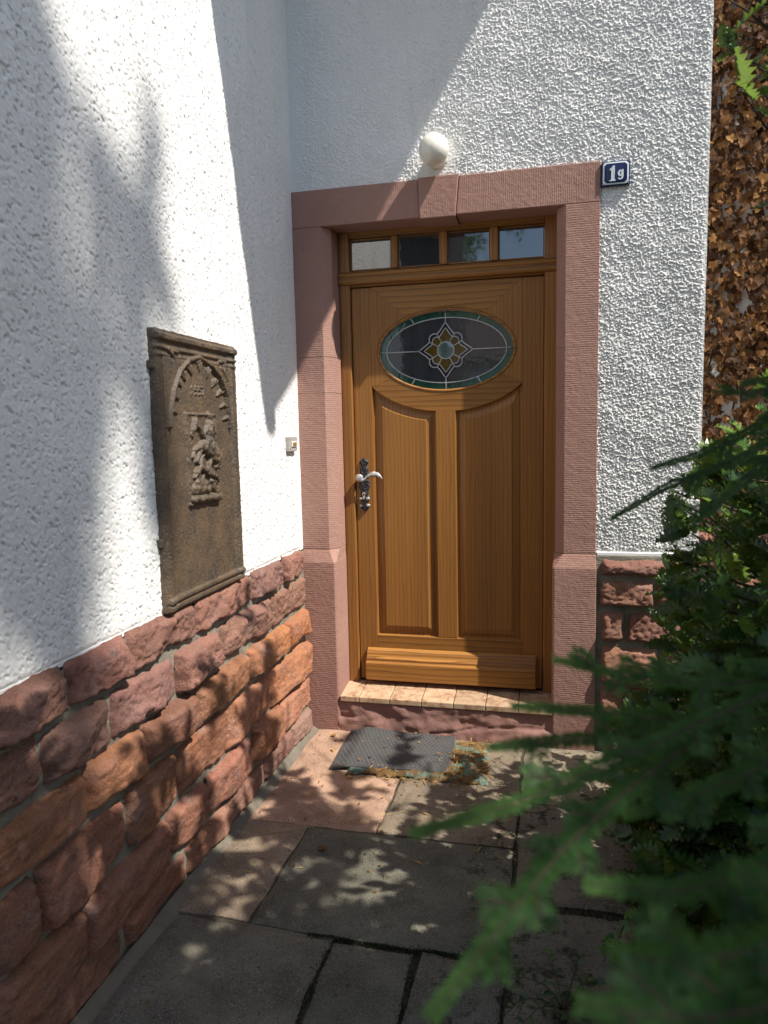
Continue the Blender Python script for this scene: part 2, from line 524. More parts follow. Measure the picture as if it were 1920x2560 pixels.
def stucco_field(nu, nv, cell, seed, pits=False):
    f = (.0030 if pits else .0029) / cell
    if pits:
        a = gnoise(nu, nv, f * .85, seed, 1.9, -.9)
        b = gnoise(nu, nv, f * 1.5, seed + 1, 1.6, -.9)
        h = .0050 * smooth01(a, -2.1, -.9) + .0016 * smooth01(b, -1.2, 1.6)
    else:
        a = gnoise(nu, nv, f, seed, 1.25, -.6)
        b = gnoise(nu, nv, f * .55, seed + 1)
        h = smooth01(a + .4 * b, -.8, 1.6) * .0044 + b * .0007
        h *= .75 + .25 * smooth01(gnoise(nu, nv, f * 9, seed + 5), -1, 1)
    h += gnoise(nu, nv, f * 34, seed + 3) * .0012
    return h

def tile_noise_wall(nm, u0, u1, z0, z1, cell, seed, place, cut=None, smooth=None, pits=False):
    nu, nv = int((u1 - u0) / cell) + 1, int((z1 - z0) / cell) + 1
    us, zs = np.linspace(u0, u1, nu), np.linspace(z0, z1, nv)
    h = stucco_field(nu, nv, cell, seed, pits)
    U, Z = np.meshgrid(us, zs, indexing='ij')
    if smooth is not None: h = smooth(U, Z, h)
    V = place(U, Z, h).reshape(-1, 3)
    F = grid_faces(nu, nv)
    if cut is not None:
        keep = ~cut(U, Z)
        k = keep[:-1, :-1].ravel()
        F = F[k]
        used = np.zeros(len(V), bool)
        used[F.ravel()] = True
        remap = np.cumsum(used) - 1
        V, F = V[used], remap[F]
    return mesh_np(nm, V, F)

def sm_front(U, Z, h):
    # troweled bands: by the inner corner, along the surround and the arris, round the lamp
    w = np.ones_like(U)
    w = np.minimum(w, .25 + .75 * smooth01(U, .0, .10))
    w = np.minimum(w, .3 + .7 * smooth01(WX - U, .004, .02))
    w = np.minimum(w, .2 + .8 * smooth01(Z - PZ, .006, .022))
    d = np.sqrt((U - .70) ** 2 + (Z - 2.72) ** 2)
    w = np.minimum(w, .35 + .65 * smooth01(d, .07, .13))
    return h * w

me = tile_noise_wall('front_wall', 0, WX, PZ, 3.7, .0028, 11, lambda U, Z, h: np.stack([U, -h, Z], -1),
                     lambda U, Z: (U < 1.400) & (Z < 2.622), sm_front)
obj('wall', me, MAT['stucco'], house)

def sm_left(U, Z, h):
    w = .35 + .65 * smooth01(-U, .02, .09)
    w = np.minimum(w, .2 + .8 * smooth01(Z - PZ, .006, .022))
    return h * w

me = tile_noise_wall('left_wall', -2.16, 0.0, PZ + .005, 3.55, .0033, 31, lambda U, Z, h: np.stack([h, U, Z], -1), None, sm_left, True)
me.flip_normals()
obj('wall', me, MAT['stucco'], house)
# plain upper storeys, the return behind the corner, the wing's end and the far wall behind the dead ivy; last, two added light stops
up = [[(0, 0, 3.7), (WX, 0, 3.7), (WX, 0, 5.6), (0, 0, 5.6)],
      [(0, -2.16, 3.55), (0, 0, 3.55), (0, 0, 6), (0, -2.16, 6)],
      [(0, -2.16, 0), (0, -2.16, 6), (-6, -2.16, 6), (-6, -2.16, 0)],
      [(WX, 0, PZ), (WX, 2.72, PZ), (WX, 2.72, 5.6), (WX, 0, 5.6)],
      [(WX, 2.72, PZ), (9, 2.72, PZ), (9, 2.72, 6.5), (WX, 2.72, 6.5)],
      [(-.3, .26, 0), (WX, .26, 0), (WX, .26, 5.6), (-.3, .26, 5.6)],  # unseen sheet added behind door and front wall, stops light leaking in
      [(-.3, -2.1, 0), (-.3, .26, 0), (-.3, .26, 6), (-.3, -2.1, 6)]]  # unseen sheet added behind the left wall against light leaks
for q in up:
    obj('wall', mesh_py('wall', q, [(0, 1, 2, 3)]), MAT['stucco'], house)
# drip edge where roughcast meets plinth
obj('drip_edge', box('drip_edge', 1.41, WX + .003, -.008, .02, PZ - .012, PZ + .006, .003), MAT['stucco'], house)
obj('drip_edge', box('drip_edge', -.02, .0035, -2.16, -.015, PZ - .004, PZ + .010, .0015), MAT['stucco'], house)

# ------------------------------------------------------------------ plinth stones
def stone_mesh(w, h, seed, bulge, place, rug=.6, res=.0066):
    """rock-faced block: a few random cleaved planes, ragged arrises, an overhanging lower edge"""
    nu = max(10, int(w / res))
    nv = max(8, int(h / res))
    g = random.Random(seed)
    px = g.random() * 50
    planes = [(bulge * g.uniform(.8, 1.25), g.uniform(-.45, .45) * rug, g.uniform(-.7, .5) * rug, g.random() * w, g.random() * h) for _ in range(5)]
    V = []
    for i in range(nu):
        a = i / (nu - 1)
        for j in range(nv):
            b = j / (nv - 1)
            x, z = a * w, b * h
            rg = mnoise.noise((x * 30 + px, z * 30, seed + 5.5)) * .010 * rug + mnoise.noise((x * 9 + px, z * 9, seed + 6.5)) * .012
            du, db, dt = min(x, w - x) + rg * .6, z + rg, h - z + rg * .5
            eu = 1 - (1 - min(1, max(0, du / .018))) ** 2.2
            eb = 1 - (1 - min(1, max(0, db / (.012 + .014 * (1 - rug))))) ** 2.6
            et = 1 - (1 - min(1, max(0, dt / (.020 + .012 * rug)))) ** 1.8
            prof = min(eu, eb, et) * .6 + eu * eb * et * .4
            base = bulge * (1.12 - .30 * b * rug)
            for (o_, sx, sz, cx, cz) in planes:
                base = min(base, o_ + (x - cx) * sx + (z - cz) * sz)
            base = max(base, bulge * .45)
            n1 = mnoise.noise((x * 15 + px, z * 19, seed)) * .0035
            n2 = mnoise.fractal((x * 46 + px, z * 60, seed + 3.3), .8, 2.1, 5) * .0050 * (.4 + rug)
            rid = abs(mnoise.noise((x * 14 + px, z * 30, seed + 9.1)))
            chip = -.010 * rug * max(0, .13 - rid) / .13
            d = prof * (base + n1 + n2 + chip) - .005
            uu = x + mnoise.noise((a * 3 + px, b * 3, seed + 20)) * .009 + mnoise.noise((x * 40, z * 40, seed + 21)) * .0025
            zz = z + mnoise.noise((x * 9 + px, b * 2, seed + 40)) * .008 + mnoise.noise((x * 45, z * 30, seed + 41)) * .003
            V.append(place(uu, zz, d))
    return mesh_np('stone', V, grid_faces(nu, nv))

PUR, ORG, BRN = (.320, .160, .115), (.410, .182, .098), (.335, .155, .098)
def vary(c, a=.14):
    k = 1 + (rnd.random() - .5) * 2 * a
    return tuple(min(1, x * k * (1 + (rnd.random() - .5) * a * .6)) for x in c)

plinth = obj('plinth', box('plinth', -.2, .007, -2.16, -.013, -.06, PZ - .012), MAT['mortar'], house)
courses = [  # z0, z1, joints along y, colours
    (.806, .940, [-2.15, -1.837, -1.569, -1.159, -.680, -.325, -.045], [PUR, PUR, PUR, PUR, (.33, .17, .14), PUR]),
    (.648, .800, [-2.15, -1.950, -1.672, -1.313, -.982, -.794, -.493, -.035], [PUR, (.26, .14, .115), (.29, .15, .12), PUR, PUR, (.33, .165, .125), (.36, .18, .13)]),
    (.492, .640, [-2.15, -1.801, -1.527, -1.213, -.763, -.567, -.321, -.030], [ORG, ORG, BRN, ORG, ORG, (.46, .20, .095), (.46, .19, .09)]),
    (.302, .484, [-2.15, -2.001, -1.626, -1.337, -.990, -.541, -.028], [BRN, BRN, (.38, .18, .105), ORG, (.43, .20, .11), ORG]),
    (.130, .294, [-2.15, -1.853, -1.412, -1.157, -.745, -.440, -.028], [BRN, BRN, (.36, .17, .11), BRN, ORG, (.42, .20, .12)]),
    (.002, .122, [-2.15, -1.676, -1.303, -.992, -.627, -.295, -.030], [BRN, BRN, BRN, (.34, .17, .12), (.34, .18, .13), (.33, .19, .14)])]
sd = 3
for ci, (z0, z1, js, cols) in enumerate(courses):
    for k in range(len(js) - 1):
        sd += 7
        g0, g1 = js[k] + .007, js[k + 1] - .007
        zj = (rnd.random() - .5) * .012 if 0 < ci < 5 else 0
        bl = .056 + rnd.random() * .014 if ci < 5 else .042
        me = stone_mesh(g1 - g0, z1 - z0 - .012, sd, bl, lambda a, b, d, g0=g0, z0=z0 + .005 + zj: (.004 + d, g0 + a, z0 + b), (.72, .68, .34, .30, .32, .3)[ci])
        me.flip_normals()
        obj('stone', me, MAT['stone'], plinth, color=vary(cols[k]))
# mortar fillet along the wall's foot, its shade put into a darker mortar colour
n = 60
V, F = [], []
for i in range(n):
    y = -2.16 + 2.14 * i / (n - 1)
    k = mnoise.noise((y * 6, 1, 2)) * .008
    V += [(.022, y, .014 + k * .6), (.046 + k * .5, y, .003 + k * .3), (.066 + k, y, -.012)]
for i in range(n - 1):
    for j in range(2):
        F.append((i * 3 + j, i * 3 + j + 1, i * 3 + j + 4, i * 3 + j + 3))
obj('mortar_fillet', mesh_py('mortar_fillet', V, F, True), MAT['foot'], house)

plinth2 = obj('plinth', box('plinth', 1.395, WX - .004, -.016, .2, -.06, PZ - .013), MAT['mortar'], house)
rows2 = [(.822, .905, [1.425, 1.862]), (.684, .810, [1.420, 1.664, 1.864]), (.520, .664, [1.424, 1.538, 1.862]), (.322, .500, [1.428, 1.688, 1.864]),
         (.150, .312, [1.424, 1.552, 1.720, 1.862]), (.000, .140, [1.445, 1.610, 1.862])]
for ci, (z0, z1, js) in enumerate(rows2):
    for k in range(len(js) - 1):
        sd += 7
        me = stone_mesh(js[k + 1] - js[k] - .014, z1 - z0 - .008, sd, .050 + rnd.random() * .012,
                        lambda a, b, d, x0=js[k] + .007, z0=z0 + .004: (x0 + a, -.014 - d, z0 + b), .62)
        obj('stone', me, MAT['stone'], plinth2, color=vary([(.30, .15, .115), (.30, .145, .10), (.31, .15, .105), (.36, .18, .115), (.36, .18, .12), (.27, .19, .12)][ci]))
# plinth of the return and of the far wall
plinth3 = obj('plinth', box('plinth', WX - .3, WX - .002, .02, 2.70, -.06, PZ - .01), MAT['mortar'], house)
for ci, (z0, z1, js) in enumerate(rows2):
    y = -.03 + (ci % 2) * .1
    while y < 2.5:
        sd += 7
        w = .26 + rnd.random() * .25
        me = stone_mesh(w - .014, z1 - z0 - .008, sd, .045, lambda a, b, d, y=y, z0=z0 + .004: (WX - .003 + d, y + a, z0 + b), .7, .02)
        me.flip_normals()
        obj('stone', me, MAT['stone'], plinth3, color=vary(BRN))
        y += w
plinth4 = obj('plinth', box('plinth', WX + .02, 9, 2.69, 2.9, -.06, PZ - .01), MAT['mortar'], house)
for z0, z1, js in rows2:
    x = WX + .05 + rnd.random() * .1
    while x < 4.0:
        sd += 7
        w = .26 + rnd.random() * .25
        me = stone_mesh(w - .014, z1 - z0 - .008, sd, .045, lambda a, b, d, x=x, z0=z0 + .004: (x + a, 2.692 - d, z0 + b), .7, .02)
        obj('stone', me, MAT['stone'], plinth4, color=vary(BRN))
        x += w

# ------------------------------------------------------------------ painted stone surround
SU = MAT['surround']
LU = [(.001, -.012), (.140, -.012), (.180, .032), (.184, .2), (.001, .2)]          # left jamb section, upper
LB = [(.001, -.030), (.166, -.030), (.176, -.020), (.188, .2), (.001, .2)]         # left jamb section, base
RU = [(1.406, -.012), (1.264, -.012), (1.226, .032), (1.226, .2), (1.406, .2)]
RB = [(1.409, -.030), (1.222, -.030), (1.213, -.020), (1.222, .2), (1.409, .2)]
def jamb(sec, z0, z1):
    return loft('jamb_stone', [[(x, y, z0) for x, y in sec], [(x, y, z1) for x, y in sec]], .002)
for z0, z1 in ((.9215, 1.6855), (1.6865, 1.8565), (1.8575, 2.4595)):
    obj('jamb_stone', jamb(LU, z0, z1), SU, house, color=(0, 0, 0))
for z0, z1 in ((.9215, 1.849), (1.850, 2.4595)):
    obj('jamb_stone', jamb(RU, z0, z1), SU, house, color=(0, 0, 0))
for sec, sec2 in ((LB, LU), (RB, RU)):
    me = loft('jamb_base', [[(x, y, -.02) for x, y in sec], [(x, y, .856) for x, y in sec], [(x, y, .920) for x, y in sec2]], .004)
    obj('jamb_base', me, SU, house, color=(0, 0, 0))
def lintel(xa, xb, xat, xbt, y0, zb, zt):
    return loft('lintel_stone', [[(xa, y0, zb), (xb, y0, zb), (xb, .2, zb), (xa, .2, zb)], [(xat, y0, zt), (xbt, y0, zt), (xbt, .2, zt), (xat, .2, zt)]], .004)
obj('lintel_stone', lintel(.001, .6165, .001, .6095, -.012, 2.4605, 2.628), SU, house, color=(1, 0, 0))
obj('keystone', lintel(.6185, .780, .6115, .797, -.022, 2.452, 2.632), SU, house, color=(1, .35, 0))
obj('lintel_stone', lintel(.7825, 1.407, .7995, 1.407, -.012, 2.4605, 2.628), SU, house, color=(1, 0, 0))

# step with a rough painted face, tiles on top
nu, nv = 110, 22
U, Z = np.meshgrid(np.linspace(.170, 1.222, nu), np.linspace(-.02, .152, nv), indexing='ij')
d = gnoise(nu, nv, 6, 5) * .004 + gnoise(nu, nv, 2, 6) * .0018
crack = np.exp(-((Z - (.055 + .02 * gnoise(nu, nv, 30, 8))) / .006) ** 2) * (gnoise(nu, nv, 16, 9) > -.3)
d = d - crack * .008 + smooth01(.09 - Z, 0, .05) * .010
front = np.stack([U, -.026 - d, Z], -1).reshape(-1, 3)
back = np.stack([U[:, -1], np.full(nu, .2), Z[:, -1]], -1)
F = grid_faces(nu, nv).tolist()
F += [(i * nv + nv - 1, (i + 1) * nv + nv - 1, nu * nv + i + 1, nu * nv + i) for i in range(nu - 1)]
step = obj('step', mesh_py('step', np.vstack([front, back]), [tuple(q) for q in F], True), SU, house, color=(0, .8, 0))
xs = [.178, .277, .434, .592, .750, .905, 1.060, 1.216]
for a, b in zip(xs, xs[1:]):
    me = loft('tile', [[(a + .0015, -.036, .153), (a + .0015, -.036, .181), (a + .0015, .16, .206), (a + .0015, .16, .153)],
                       [(b - .0015, -.036, .153), (b - .0015, -.036, .181), (b - .0015, .16, .206), (b - .0015, .16, .153)]], .004)
    obj('tile', me, MAT['tile'], step)
obj('grout', box('grout', .178, 1.216, -.030, .15, .1525, .174), MAT['mortar'], step)

# ------------------------------------------------------------------ door frame and transom light
WZ, WXM = MAT['wz'], MAT['wx']
frame = obj('door_frame', box('door_frame', .184, .2375, .128, .21, .19, 2.47, .004), WZ, house)
obj('frame_post', box('frame_post', 1.1725, 1.2335, .128, .21, .19, 2.47, .004), WZ, frame)
obj('frame_head', box('frame_head', .238, 1.172, .129, .21, 2.4335, 2.47, .004), WXM, frame)
prof = [(.205, 2.203), (.140, 2.203), (.136, 2.208), (.122, 2.212), (.114, 2.222), (.114, 2.229), (.118, 2.231), (.118, 2.246), (.112, 2.249), (.110, 2.262), (.120, 2.270), (.150, 2.279), (.205, 2.281)]
obj('transom_bar', prism_x('transom_bar', prof, .186, 1.2325, .0015), WXM, frame)
for a, b in ((.447, .479), (.684, .720), (.922, .960)):
    obj('muntin', box('muntin', a, b, .137, .19, 2.2805, 2.4335, .006, 2), WZ, frame)
px = [(.2385, .447), (.479, .684), (.720, .922), (.960, 1.1715)]
for a, b in px:
    obj('pane', box('pane', a - .002, b + .002, .162, .170, 2.281, 2.433), MAT['pane'], frame)
    bm = bmesh.new()
    for (x0, x1, z0, z1) in ((a + .001, a + .006, 2.283, 2.431), (b - .006, b - .001, 2.283, 2.431), (a + .0065, b - .0065, 2.283, 2.288), (a + .0065, b - .0065, 2.426, 2.431)):
        box_bm(bm, x0, x1, .155, .1615, z0, z1)
    obj('glazing_bead', bm_mesh('glazing_bead', bm), WXM, frame)

# ------------------------------------------------------------------ door leaf
LX0, LX1, LZ0, LZ1 = .2405, 1.1695, .213, 2.198
door = obj('door', box('door', LX0 + .003, LX1 - .003, .188, .215, LZ0, LZ1), MAT['dark'], house)
YF = .150
def plank(nm, a, b, z0, z1, m, y=YF, bev=.003):
    return obj(nm, box(nm, a, b, y, .189, z0, z1, bev, 2), m, door)
plank('stile', LX0, .3345, LZ0, LZ1, WZ)
plank('stile', 1.0705, LX1, LZ0, LZ1, WZ)
plank('rail', .3352, 1.0698, LZ0, .4505, WXM)
OC = (.7045, 1.881)
HX, HZ = .332, .193                         # opening for the oval glass
BXE, BZE = .445, .293                       # arc over the panels
def outer_pt(th, top=LZ1):
    c, s = math.cos(th), math.sin(th)
    r = 9
    xs_ = (1.0698 - OC[0]) if c > 0 else (OC[0] - .3352)
    if abs(c) > 1e-6: r = min(r, xs_ / abs(c))
    if s > 0: r = min(r, (top - OC[1]) / s)
    if s < 0: r = min(r, 1 / math.sqrt((c / BXE) ** 2 + (s / BZE) ** 2))
    return (OC[0] + r * c, OC[1] + r * s)
aTR = math.atan2(LZ1 - OC[1], 1.0698 - OC[0])
xc = 1.0698 - OC[0]
aBR = -math.atan2(BZE * math.sqrt(1 - (xc / BXE) ** 2), xc)
segs = [(aTR, math.pi - aTR, WXM), (math.pi - aTR, math.pi - aBR, WZ), (math.pi - aBR, 2 * math.pi + aBR, WXM), (aBR, aTR, WZ)]
for a0, a1, m in segs:
    n = 36
    V, F = [], []
    for i in range(n + 1):
        th = a0 + .0012 + (a1 - a0 - .0024) * i / n
        ox, oz = outer_pt(th)
        hx, hz = OC[0] + HX * math.cos(th), OC[1] + HZ * math.sin(th)
        r = math.hypot(math.cos(th) / HX, math.sin(th) / HZ)
        # angle-true hole point on the same ray
        hr = 1 / r
        hx, hz = OC[0] + hr * math.cos(th), OC[1] + hr * math.sin(th)
        ex, ez = hx + .012 * math.cos(th), hz + .012 * math.sin(th)
        V += [(ox, .189, oz), (ox, YF, oz), (ex, YF, ez), (hx + .004 * math.cos(th), YF + .004, hz + .004 * math.sin(th)), (hx, YF + .010, hz), (hx, .189, hz)]
    for i in range(n):
        for j in range(5):
            F.append((i * 6 + j, i * 6 + j + 1, i * 6 + j + 7, i * 6 + j + 6))
    me = mesh_py('rail', V, F)
    obj('rail', me, m, door)
# moulding ring
V, F = tube_geo([(OC[0] + (HX + .001) * math.cos(a), YF + .004, OC[1] + (HZ + .001) * math.sin(a)) for a in [2 * math.pi * i / 72 for i in range(73)]], .0075, 8, False)
obj('oval_moulding', mesh_py('oval_moulding', V, F, True), WXM, door)
def arc_z(x, e=0):
    return OC[1] - (BZE + e) * math.sqrt(max(0, 1 - ((x - OC[0]) / (BXE + e * 1.2)) ** 2))
# mullion between the panels
n = 8
xs_ = np.linspace(.6535, .7505, n)
r0 = [(x, YF, .4512) for x in xs_] + [(x, .189, .4512) for x in xs_[::-1]]
r1 = [(x, YF, arc_z(x) - .0006) for x in xs_] + [(x, .189, arc_z(x) - .0006) for x in xs_[::-1]]
obj('mullion', loft('mullion', [r0, r1], .0025), WZ, door)
# raised panels
for xa, xb in ((.3350, .6530), (.7510, 1.0700)):
    V, F = [], []
    n = 15
    fx0, fx1 = xa + .048, xb - .048
    def ring(a, b, zb, e, y):
        xs2 = [a + (b - a) * i / (n - 1) for i in range(n)]
        pts = [(x, y, arc_z(x, e)) for x in xs2] + [(b, y, zb + (arc_z(b, e) - zb) * k / 6) for k in range(5, 0, -1)]
        pts += [(x, y, zb) for x in xs2[::-1]] + [(a, y, zb + (arc_z(a, e) - zb) * k / 6) for k in range(1, 6)]
        return pts
    rings = [ring(xa, xb, .450, -.0, .186), ring(xa, xb, .450, .0, .157), ring(xa + .005, xb - .005, .455, .005, .172), ring(xa + .010, xb - .010, .460, .010, .173),
             ring(fx0 - .004, fx1 + .004, .494, .046, .161), ring(fx0, fx1, .498, .049, .1565), ring(fx0 + .003, fx1 - .003, .501, .052, .1560)]
    m_ = len(rings[0])
    for r in rings: V += r
    for i in range(len(rings) - 1):
        for k in range(m_):
            F.append((i * m_ + k, i * m_ + (k + 1) % m_, (i + 1) * m_ + (k + 1) % m_, (i + 1) * m_ + k))
    F.append(tuple((len(rings) - 1) * m_ + k for k in range(m_)))
    bm = bmesh.new()
    bv = [bm.verts.new(v) for v in V]
    for f in F: bm.faces.new([bv[i] for i in f])
    obj('panel', bm_mesh('panel', bm), WZ, door)
wb = [(.151, .226), (.098, .226), (.094, .231), (.094, .314), (.097, .319), (.106, .321), (.108, .325), (.108, .334), (.112, .338), (.120, .341), (.125, .350), (.127, .362), (.133, .372), (.143, .380), (.151, .383)]
obj('weather_board', prism_x('weather_board', wb, .283, 1.137, .0012), WXM, door)
obj('threshold_seal', box('threshold_seal', .243, 1.165, .145, .187, .2065, .2125), MAT['dark'], door)

# ------------------------------------------------------------------ leaded oval glass
GY = .166
GX, GZ = .3325, .1935
IX, IZ = .292, .155
def epoly(nm, ths, rin, rout, y, mat):
    V, F = [], []
    for th in ths:
        for r in (rin(th), rout(th)):
            V.append((OC[0] + r[0], y, OC[1] + r[1]))
    for i in range(len(ths) - 1):
        F.append((2 * i, 2 * i + 1, 2 * i + 3, 2 * i + 2))
    me = mesh_py(nm, V, F)
    return obj(nm, me, mat, door)
def lin(a, b, n): return [a + (b - a) * i / n for i in range(n + 1)]
ell = lambda A, B: (lambda th: (A * math.cos(th), B * math.sin(th)))
zero = lambda th: (0, 0)
H = math.pi / 2
for q in range(4):
    epoly('glass_pane', lin(q * H, q * H + H, 20), zero, ell(GX - .002, GZ - .002), GY + .004, MAT['gdark'])
dg = 1.02
cuts = [0, dg, H, math.pi - dg, math.pi, math.pi + dg, 3 * H, 2 * math.pi - dg, 2 * math.pi]
for a, b in zip(cuts, cuts[1:]):
    epoly('border_glass', lin(a + .004, b - .004, 14), ell(IX, IZ), ell(GX - .001, GZ - .001), GY + .002, MAT['ggreen'])
quart = [(0, .132), (6, .117), (12, .104), (19, .095), (26, .090), (29, .089), (33, .096), (38, .101), (45, .103)]
def star(th, k=1.0):
    d = math.degrees(th) % 90
    if d > 45: d = 90 - d
    for (a, r), (b, s) in zip(quart, quart[1:]):
        if d <= b:
            rr = r + (s - r) * (d - a) / (b - a)
            break
    return (rr * k * math.cos(th), rr * k * math.sin(th))
nt = R_(28)
ncut = []
for q in range(4):
    ncut += [q * H - nt, q * H + nt]
ncut.append(4 * H - nt)
for a, b in zip(ncut, ncut[1:]):
    epoly('flower_border_glass', lin(a, b, 12), lambda th: star(th, .80), star, GY, MAT['gpurple'])
    epoly('petal_glass', lin(a, b, 12), ell(.040, .040), lambda th: star(th, .80), GY - .001, MAT['gamber'])
V = [(OC[0], GY - .006, OC[1])] + [(OC[0] + .039 * math.cos(a), GY - .002, OC[1] + .039 * math.sin(a)) for a in lin(0, 2 * math.pi, 28)[:-1]]
obj('roundel_glass', mesh_py('roundel_glass', V, [(0, 1 + i, 1 + (i + 1) % 28) for i in range(28)], True), MAT['gclear'], door)
parts = []
def came(pts, r): parts.append(tube_geo([(OC[0] + x, GY - .003, OC[1] + z) for x, z in pts], r, 6))
full = lin(0, 2 * math.pi, 80)
came([ell(GX - .004, GZ - .004)(a) for a in full], .0030)
came([ell(IX, IZ)(a) for a in full], .0026)
came([star(a) for a in lin(0, 2 * math.pi, 96)], .0028)
came([star(a, .80) for a in lin(0, 2 * math.pi, 96)], .0022)
came([(.040 * math.cos(a), .040 * math.sin(a)) for a in full[::2]], .0026)
for a in ncut[:-1]:
    c, s = math.cos(a), math.sin(a)
    came([(.040 * c, .040 * s), star(a)], .0022)
for a in (0, H, math.pi, 3 * H):
    came([star(a), ell(GX - .004, GZ - .004)(a)], .0026)
for a in (dg, math.pi - dg, math.pi + dg, -dg):
    came([ell(IX, IZ)(a), ell(GX - .004, GZ - .004)(a)], .0028)
V, F = join_geo(parts)
obj('lead_came', mesh_py('lead_came', V, F, True), MAT['lead'], door)

# ------------------------------------------------------------------ handle
hp = [(280, 2), (320, 40), (360, 95), (400, 142), (440, 156), (480, 122), (530, 86), (580, 110), (640, 132), (720, 128), (800, 132), (900, 140), (1000, 164), (1080, 160), (1150, 168), (1210, 158), (1260, 122), (1400, 122), (1450, 150),
      (1500, 176), (1540, 172), (1590, 128), (1640, 62), (1680, 112), (1720, 166), (1760, 150), (1820, 92), (1870, 40), (1900, 2)]
HXc, HZt, S = .284, 1.368, .000171
zs = np.linspace(280, 1900, 110)
ws = np.interp(zs, [a for a, b in hp], [b for a, b in hp])
V = []
nc = 13
for i, (zz, w) in enumerate(zip(zs, ws)):
    for k in range(nc):
        a = -1 + 2 * k / (nc - 1)
        x = a * w * S
        hgt = .0065 * (1 - abs(a) ** 4) + .0035 * mnoise.noise((abs(x) * 260, zz * .021, 1.7)) + .0022 * math.cos(abs(x) * 420 + zz * .02)
        if k in (0, nc - 1): hgt = -.003
        V.append((HXc + x, YF - .002 - max(-.003, hgt), HZt - (zz - 280) * S))
me = mesh_np('handle_plate', V, grid_faces(110, nc))
me.flip_normals()
hplate = obj('handle_plate', me, MAT['hdark'], door)
def hz(px_, py_): return (HXc + (px_ - 605) * S, HZt - (py_ - 280) * S)
for (bx, by, rr) in ((500, 1510, 62), (715, 1505, 66), (500, 1715, 55), (715, 1705, 66)):
    x, z = hz(bx, by)
    bm = bmesh.new()
    bmesh.ops.create_icosphere(bm, subdivisions=2, radius=1)
    bmesh.ops.scale(bm, vec=(rr * S, .0055, rr * S * .75), verts=bm.verts)
    bmesh.ops.translate(bm, vec=(x, YF - .008, z), verts=bm.verts)
    obj('plate_leaf', bm_mesh('plate_leaf', bm, True), MAT['hlight'], hplate)
# key cylinder
x, z = hz(597, 1360)
V, F = tube_geo([(x, YF - .004, z), (x, YF - .013, z)], 48 * S, 16)
V2 = [(x - 28 * S, YF - .004, z), (x + 28 * S, YF - .004, z), (x + 28 * S, YF - .013, z), (x - 28 * S, YF - .013, z)]
V2 += [(a, b, c_ - 150 * S) for a, b, c_ in V2]
V, F = join_geo([(V, F), (V2, [(0, 1, 5, 4), (1, 2, 6, 5), (2, 3, 7, 6), (3, 0, 4, 7), (4, 5, 6, 7)])])
obj('key_cylinder', mesh_py('key_cylinder', V, F), MAT['brass'], hplate)
# lever
x, z = hz(520, 870)
geo = [tube_geo([(x, YF - .002, z), (x, YF - .030, z), (x, YF - .036, z), (x, YF - .050, z), (x, YF - .054, z)], [.013, .012, .018, .019, .014], 18)]
lp = [(560, 930), (640, 945), (710, 900), (770, 830), (850, 765), (930, 725), (1010, 712)]
geo.append(tube_geo([(hz(a, b)[0], YF - .046, hz(a, b)[1]) for a, b in lp], [.010, .0075, .0065, .006, .006, .006, .004], 10))
# leaf-shaped end
tops = [(800, 795), (860, 750), (930, 715), (1000, 700), (1070, 705), (1130, 740), (1180, 800), (1222, 895)]
bots = [(810, 840), (880, 850), (890, 830), (1020, 865), (1035, 830), (1110, 875), (1160, 860), (1215, 905)]
V, F = [], []
for (a, b), (c_, d_) in zip(tops, bots):
    p0, p1 = hz(a, b), hz(c_, d_)
    for k, yy in ((0, 0), (.25, -.006), (.5, -.009), (.8, -.006), (1, 0)):
        V.append((p0[0] + (p1[0] - p0[0]) * k, YF - .046 + yy, p0[1] + (p1[1] - p0[1]) * k))
    for k, yy in ((.75, .003), (.3, .004)):
        V.append((p0[0] + (p1[0] - p0[0]) * k, YF - .046 + yy, p0[1] + (p1[1] - p0[1]) * k))
for i in range(len(tops) - 1):
    for k in range(7):
        F.append((i * 7 + k, i * 7 + (k + 1) % 7, i * 7 + 7 + (k + 1) % 7, i * 7 + 7 + k))
geo.append((V, F))
V, F = join_geo(geo)
obj('lever', mesh_py('lever', V, F, True), MAT['hlight'], hplate)

# ------------------------------------------------------------------ roof over the entrance (its verge and gutter throw the shade on the walls)
RE, RP, RH, RM = 1.95, 1.00, 5.12, .60
def roof_slab():
    pts = []
    for (x, y) in ((-.02, .9), (RE, .9), (RE, -RP), (-.02, -RP)):
        pts.append((x, y, RH + RM * y))
    bm = bmesh.new()
    a = [bm.verts.new(p) for p in pts]
    b = [bm.verts.new((p[0], p[1], p[2] - .10)) for p in pts]
    bm.faces.new(a)
    bm.faces.new(b[::-1])
    for i in range(4): bm.faces.new((a[i], b[i], b[(i + 1) % 4], a[(i + 1) % 4]))
    return bm_mesh('roof', bm)
roof = obj('roof', roof_slab(), MAT['roof'], house)
zg = RH - RM * RP - .10
V, F = tube_geo([(-.02, -RP - .05, zg), (RE + .03, -RP - .05, zg)], .062, 12)
obj('gutter', mesh_py('gutter', V, F, True), MAT['zinc'], roof)

